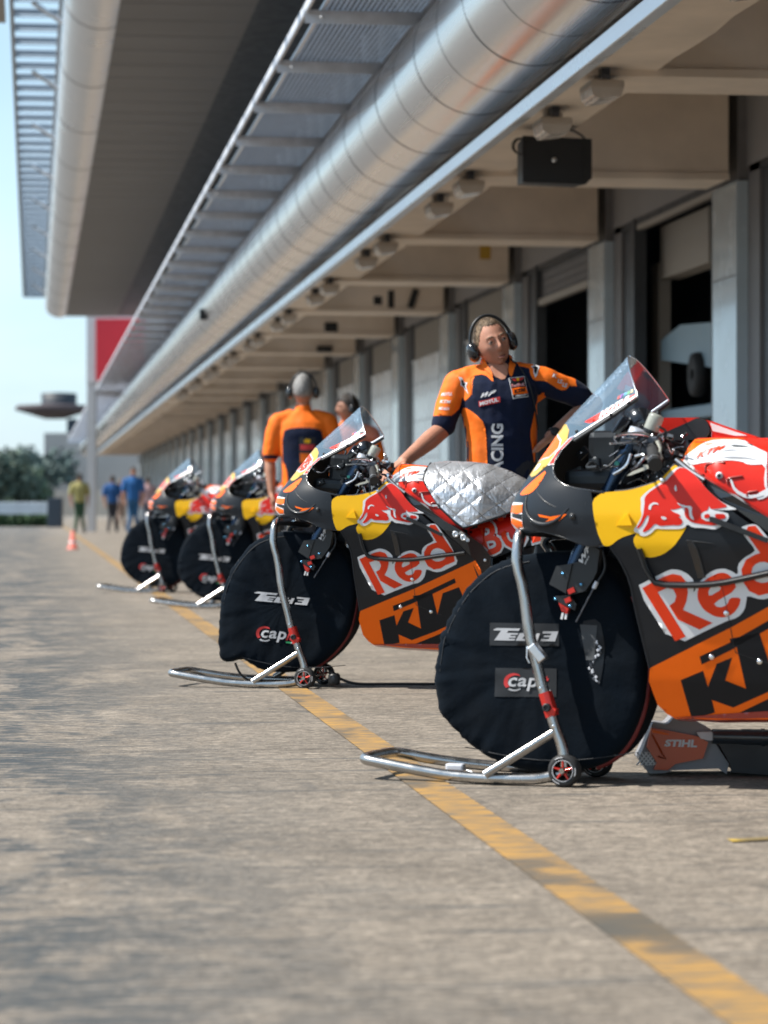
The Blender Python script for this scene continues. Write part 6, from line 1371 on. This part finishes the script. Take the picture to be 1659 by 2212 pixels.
hand(B, Wr, (-.55, -.45, -.35), (0, -.3, -1), (.4, -.8, 0), .35)
hand(B, Wl, (-.85, -.25, -.75), (-.3, 0.6, -.2), (.2, -.8, .3), .45)
meshobj(B.mesh('body', .0042, 2), 'body', [M['skin']], man)
face_bits(man, Mh, M['hair']); hair_cap(man, Mh, M['hair'], front=.084, thick=.002)
B = Body(); B.loft([(.86, .02, 0, .155, .115), (.95, .02, 0, .158, .118), (1.08, .018, 0, .162, .12), (1.18, .012, 0, .172, .125), (1.28, .008, .005, .178, .128), (1.35, .008, .01, .172, .115), (1.40, .005, .015, .14, .09), (1.435, .002, .018, .085, .075)])
B.limb((-.10, .015, 1.385), (-.185, .01, 1.352), .058, .060); B.limb((.10, .015, 1.395), (.215, .02, 1.368), .060, .062)
B.chain([(-.190, .005, 1.350), mid(Sr, Er, .5), mid(Sr, Er, .86)], [.061, .059, .059]); B.chain([(.225, .02, 1.362), mid(Sl, El, .45), mid(Sl, El, .68)], [.066, .062, .060])
B.limb((.0, .012, 1.41), (-.006, .014, 1.462), .073, .066)
sm = B.mesh('shirt', .007, 5, wrinkle(1.7, .0075)); bvh = BVHTree.FromPolygons([v.co for v in sm.vertices], [tuple(p.vertices) for p in sm.polygons])
yo = [[(-.07, 1.48), (-.10, 1.44), (-.16, 1.45), (-.36, 1.40), (-.40, 1.20), (-.30, 1.203)]+MT['yokeR'][7:12]+[(-.12, 1.36)], [(.09, 1.47), (.20, 1.47), (.24, 1.46), (.36, 1.40), (.37, 1.34), (.32, 1.345), (.30, 1.37), (.21, 1.43), (.20, 1.42), (.10, 1.43)]]
so_ = meshobj(sm, 'shirt', [M['navy'], M['orcloth']], man)
for p_ in sm.polygons:
    if any(inside((p_.center.x, p_.center.z), q) for q in yo): p_.material_index = 1; g = proj(bvh)
mb = MB()
for k in ('yokeR', 'yokeL', 'sideR', 'sideL'): cloth_patch(mb, smooth_loop(MT[k]), g(.0022), 0)
cloth_patch(mb, smooth_loop([(-.06, 1.475), (-.085, 1.44), (-.05, 1.40), (-.024, 1.372), (-.028, 1.40), (-.05, 1.44)]), g(.010), 0); cloth_patch(mb, smooth_loop([(.044, 1.491), (.082, 1.45), (.063, 1.37), (.044, 1.394), (.05, 1.45)]), g(.010), 0)
# back and sleeve tops in orange
gb = proj(bvh, 1); cloth_patch(mb, [(-.25, 1.30), (-.20, 1.40), (-.08, 1.45), (.08, 1.46), (.20, 1.43), (.28, 1.36), (.10, 1.33), (-.10, 1.32)], gb(.0022), 0)
mb.build('orange_panels', [M['orcloth']], man)
mb = MB(); cloth_patch(mb, smooth_loop(MT['neck']), g(.0030), 0); mb.build('collar_opening', [M['skin']], man)
mb = MB(); q = MT['motul']; cloth_patch(mb, q, g(.0035), 1); text(mb, 'MOTUL', [(-.084, 1.246), (.0, 1.266), (-.003, 1.283), (-.087, 1.263)], g(.0055), 0, bold=.05)
mb.build('sponsor_box', [M['clothprint'], M['printred']], man); mb = MB(); text(mb, 'WP', [(-.086, 1.281), (-.022, 1.295), (-.010, 1.320), (-.074, 1.304)], g(.004), 0, shear=.3, bold=.06)
mb.build('chest_logo', [M['clothprint']], man); mb = MB(); pt_ = MT['patch']; cloth_patch(mb, pt_, g(.0035), 0); c_ = Vector((sum(p[0] for p in pt_)/4, sum(p[1] for p in pt_)/4)); cloth_patch(mb, [tuple(c_+(Vector(p)-c_)*.93) for p in pt_], g(.0045), 2); cloth_patch(mb, MT['patchor'], g(.0058), 3)
text(mb, 'KTM', [(.072, 1.302), (.122, 1.311), (.120, 1.327), (.068, 1.318)], g(.0072), 2, shear=.2, bold=.06); text(mb, 'TECH3', [(.076, 1.284), (.125, 1.293), (.125, 1.301), (.076, 1.292)], g(.0058), 0, shear=.2, bold=.04)
text(mb, 'RedBull', [(.060, 1.330), (.118, 1.338), (.116, 1.352), (.058, 1.344)], g(.0062), 0, bold=.05); text(mb, 'RedBull', [(.060, 1.330), (.118, 1.338), (.116, 1.352), (.058, 1.344)], g(.0074), 1, bold=.0)
cloth_patch(mb, smooth_loop([(.078, 1.358), (.10, 1.361), (.101, 1.372), (.088, 1.376), (.077, 1.37)]), g(.006), 4)
for sg in (-1, 1): cloth_patch(mb, smooth_loop([(.0885+sg*.003, 1.360), (.0885+sg*.012, 1.358+sg*.0015), (.0885+sg*.025, 1.366+sg*.003), (.0885+sg*.027, 1.376+sg*.003), (.0885+sg*.018, 1.371+sg*.003), (.0885+sg*.008, 1.373)]), g(.0075), 1)
mb.build('team_patch', [M['clothprint'], M['printred'], M['navyblack'], M['orange'], M['yellow']], man); mb = MB(); text(mb, 'RACING', [(.021, .900), (.021, 1.163), (-.034, 1.163), (-.034, .900)], g(.004), 0, bold=.035)
mb.build('vertical_lettering', [M['clothprint']], man)
for kx in ('star', 'star2'):
    mb = MB()
    s_ = MT[kx]; c_ = Vector((sum(p[0] for p in s_)/len(s_), sum(p[1] for p in s_)/len(s_))); cloth_patch(mb, [tuple(c_+(Vector(p)-c_)*1.25) for p in s_], g(.0042), 0); cloth_patch(mb, [tuple(c_+(Vector(p)-c_)*.75) for p in s_], g(.0055), 1); mb.build('shoulder_star', [M['clothprint'], M['navyblack']], man)
mb = MB()
for i, t_ in enumerate(('MOTUL', 'KTM', 'MICHELIN')): z = 1.292-.032*i; x = -.262-.006*i; text(mb, t_, [(x, z), (x+.048, z+.002), (x+.052, z+.018), (x+.004, z+.016)] if i == 0 else [(x, z), (x+.045, z-.002), (x+.048, z+.012), (x+.003, z+.014)], g(.004), 0, shear=.1, bold=.03)
mb.build('sleeve_print', [M['clothprint']], man); mb = MB()
for (x, z) in ((.262, 1.393), (.285, 1.368), (.308, 1.352)): text(mb, 'K' if x < .28 else 'LS', [(x-.012, z-.012), (x+.010, z-.018), (x+.016, z+.0), (x-.006, z+.006)], g(.004), 0, bold=.05)
mb.build('sleeve_print', [M['clothprint']], man)
legs(man, .93, .16, M['trousers'], .02)
mb = MB(); mb.tube([(.03, .06, 1.50), (.07, -.06, 1.452)]+[Vector(g(.008)(a, z)) for a, z in MT['cord']], .0035, 6, 0, sub=1); mb.build('headset_cord', M['black_pl'], man)
mb = MB(); d = (Vector(Wl)-Vector(El)).normalized(); c = Vector(Wl)-d*.02; mb.tube([c-d*.010, c+d*.010], .0345, 20, 0); mb.lathe([(.021, 0), (.021, .010), (.016, .012), (0, .012)], c+Vector((.005, -.032, .012)), (.2, -1, .5), 20, 0); mb.build('watch', M['black_pl'], man)
headset(Mh, (mp.x, mp.y, 0), -YAW, 'black over-ear headset worn by the man facing the camera')

# --- generic team member for the two behind and the far figures
def figure(loc, rz, label, Mh_, shirt_m, skin_m, hair_m, arms, voxel=.012, face=False, leg_m=None, group=None, head_k=1., shirt_post=None, spread=.13):
    o = empty('person', loc, rz); setp(o, label, 'person')
    if group: o['group'] = group
    B = Body(); head_bm(B.bm, Mh_); ear(B, Mh_); hc = Mh_.translation
    B.chain([(hc.x, hc.y+.01, hc.z-.06), (0, .015, 1.46), (0, .02, 1.40)], [.055, .058, .07]); B.limb((-.18, .02, 1.42), (.18, .02, 1.42), .06, .06)
    B.loft([(.95, 0, 0, .13, .09), (1.4, 0, .01, .13, .08)])
    for (S, E, W, sx) in arms:
        B.chain([S, mid(S, E, .5), E, mid(E, W, .3), mid(E, W, .75), W], [.055, .050, .042, .046, .034, .029])
        d = Vector(W)-Vector(E); hand(B, W, d, (-sx, 0, 0), (0, -1, 0), .35)
    meshobj(B.mesh('body', voxel*.6, 2), 'body', [skin_m], o)
    if face: face_bits(o, Mh_, hair_m)
    if hair_m: hair_cap(o, Mh_, hair_m)
    B = Body(); B.loft([(.90, 0, 0, .165, .12), (1.05, 0, 0, .17, .122), (1.2, 0, 0, .185, .125), (1.32, 0, .005, .20, .13), (1.40, 0, .01, .195, .11), (1.45, 0, .015, .14, .085), (1.485, 0, .018, .08, .07)])
    for (S, E, W, sx) in arms: B.limb((sx*.11, .015, 1.435), (sx*.20, .01, 1.405), .062, .070); B.chain([(sx*.205, .005, 1.395), mid(S, E, .5), mid(S, E, .85)], [.076, .073, .069])
    B.limb((0, .012, 1.46), (0, .01, 1.50), .070, .062)
    sm = B.mesh('shirt', voxel, 4, wrinkle(4.1, .006)); so = meshobj(sm, 'shirt', [shirt_m], o)
    bv = BVHTree.FromPolygons([v.co for v in sm.vertices], [tuple(p.vertices) for p in sm.polygons])
    legs(o, .97, spread, leg_m or M['trousers'])
    return o, bv
arms_dn = [((-.215, 0, 1.40), (-.27, .03, 1.12), (-.25, -.03, .87), -1), ((.215, 0, 1.40), (.27, .03, 1.12), (.25, -.03, .87), 1)]
p2 = at(655, 1090, 20.7); H2 = Matrix.Translation((.0, .0, 1.64)) @ Matrix.Rotation(R(178), 4, 'Z')
per2, bv2 = figure((p2.x, p2.y, 0), -YAW, 'grey-haired man seen from behind in orange and navy shirt, beyond the second motorcycle', H2, M['orcloth'], M['skin2'], M['hairgrey'], arms_dn, .010)
gg = proj(bv2); mb = MB()
cloth_patch(mb, smooth_loop([(-.165, 1.335), (-.16, 1.02), (-.15, .90), (.15, .90), (.16, 1.02), (.165, 1.335), (.08, 1.36), (-.08, 1.36)]), gg(.003), 0, .02)
cloth_patch(mb, smooth_loop([(-.19, 1.13), (-.145, 1.10), (-.12, 1.02), (-.12, .90), (-.19, .90)]), gg(.006), 1, .02)
for x0, x1 in ((-.32, -.20), (.20, .32)): cloth_patch(mb, [(x0, 1.16), (x1, 1.16), (x1, 1.13), (x0, 1.13)], gg(.003), 0, .02)
cloth_patch(mb, [(-.03, 1.29), (.10, 1.29), (.10, 1.05), (-.03, 1.05)], gg(.006), 2, .02); cloth_patch(mb, [(-.02, 1.17), (.09, 1.17), (.09, 1.10), (-.02, 1.10)], gg(.008), 1, .02); cloth_patch(mb, [(-.02, 1.235), (.09, 1.235), (.09, 1.195), (-.02, 1.195)], gg(.008), 3, .02); cloth_patch(mb, smooth_loop([(.01, 1.245), (.06, 1.245), (.06, 1.275), (.01, 1.275)]), gg(.008), 4, .02)
mb.build('navy_back_panel', [M['navy'], M['orcloth'], M['coverpatch'], M['printred'], M['yellow']], per2)
per2.scale = (.93, .95, 1.0)
headset(H2, (p2.x, p2.y, 0), -YAW, 'black headset worn by the grey-haired man seen from behind')
p3_ = at(752, 1090, 24.2); H3 = Matrix.Translation((-.0, -.02, 1.63)) @ Matrix.Rotation(R(-70), 4, 'Z')
per3, bv3 = figure((p3_.x, p3_.y, 0), -YAW, 'dark-haired man facing left, mostly hidden behind the windscreen of the second motorcycle', H3, M['orcloth'], M['skin2'], M['hairdark'], arms_dn, .012, True)
headset(H3, (p3_.x, p3_.y, 0), -YAW, 'black headset on the dark-haired man behind the windscreen')
def far_fig(D, V, zc, k, label, sc_, lc, hair, rz=0.):
    p = at(D, 1090, zc); Hh = Matrix.Translation((0, 0, 1.63)) @ Matrix.Rotation(R(rz), 4, 'Z')
    o, _ = figure((p.x, p.y, 0), -YAW+.3, label, Hh, mat('far_cloth', sc_, .8), M['skin2'], hair, arms_dn, .022, False, mat('far_trousers', lc, .85)); o.scale = (k, k, k); o['group'] = 'blurred people far down the lane'; return o
far_fig(288, 0, 74, 1.02, 'blurred person dressed all in blue far down the lane', (.02, .13, .38), (.03, .12, .26), M['hairdark'])
far_fig(243, 0, 80, .93, 'smaller blurred person in dark blue top and shorts, left of the one all in blue', (.015, .09, .28), (.04, .04, .05), M['hairdark'], 180)
far_fig(172, 0, 78, .95, 'blurred person in yellow top with green shorts, left of the two in blue', (.36, .32, .12), (.04, .09, .05), M['hairdark'], 180)
far_fig(320, 0, 84, .93, 'blurred person in pale pink top, directly right of the one in blue', (.48, .32, .34), (.10, .10, .14), M['hairdark'], 180)
far_fig(262, 0, 90, .93, 'blurred person in pale top between the two dressed in blue', (.50, .42, .42), (.35, .25, .2), M['hair'], 180)
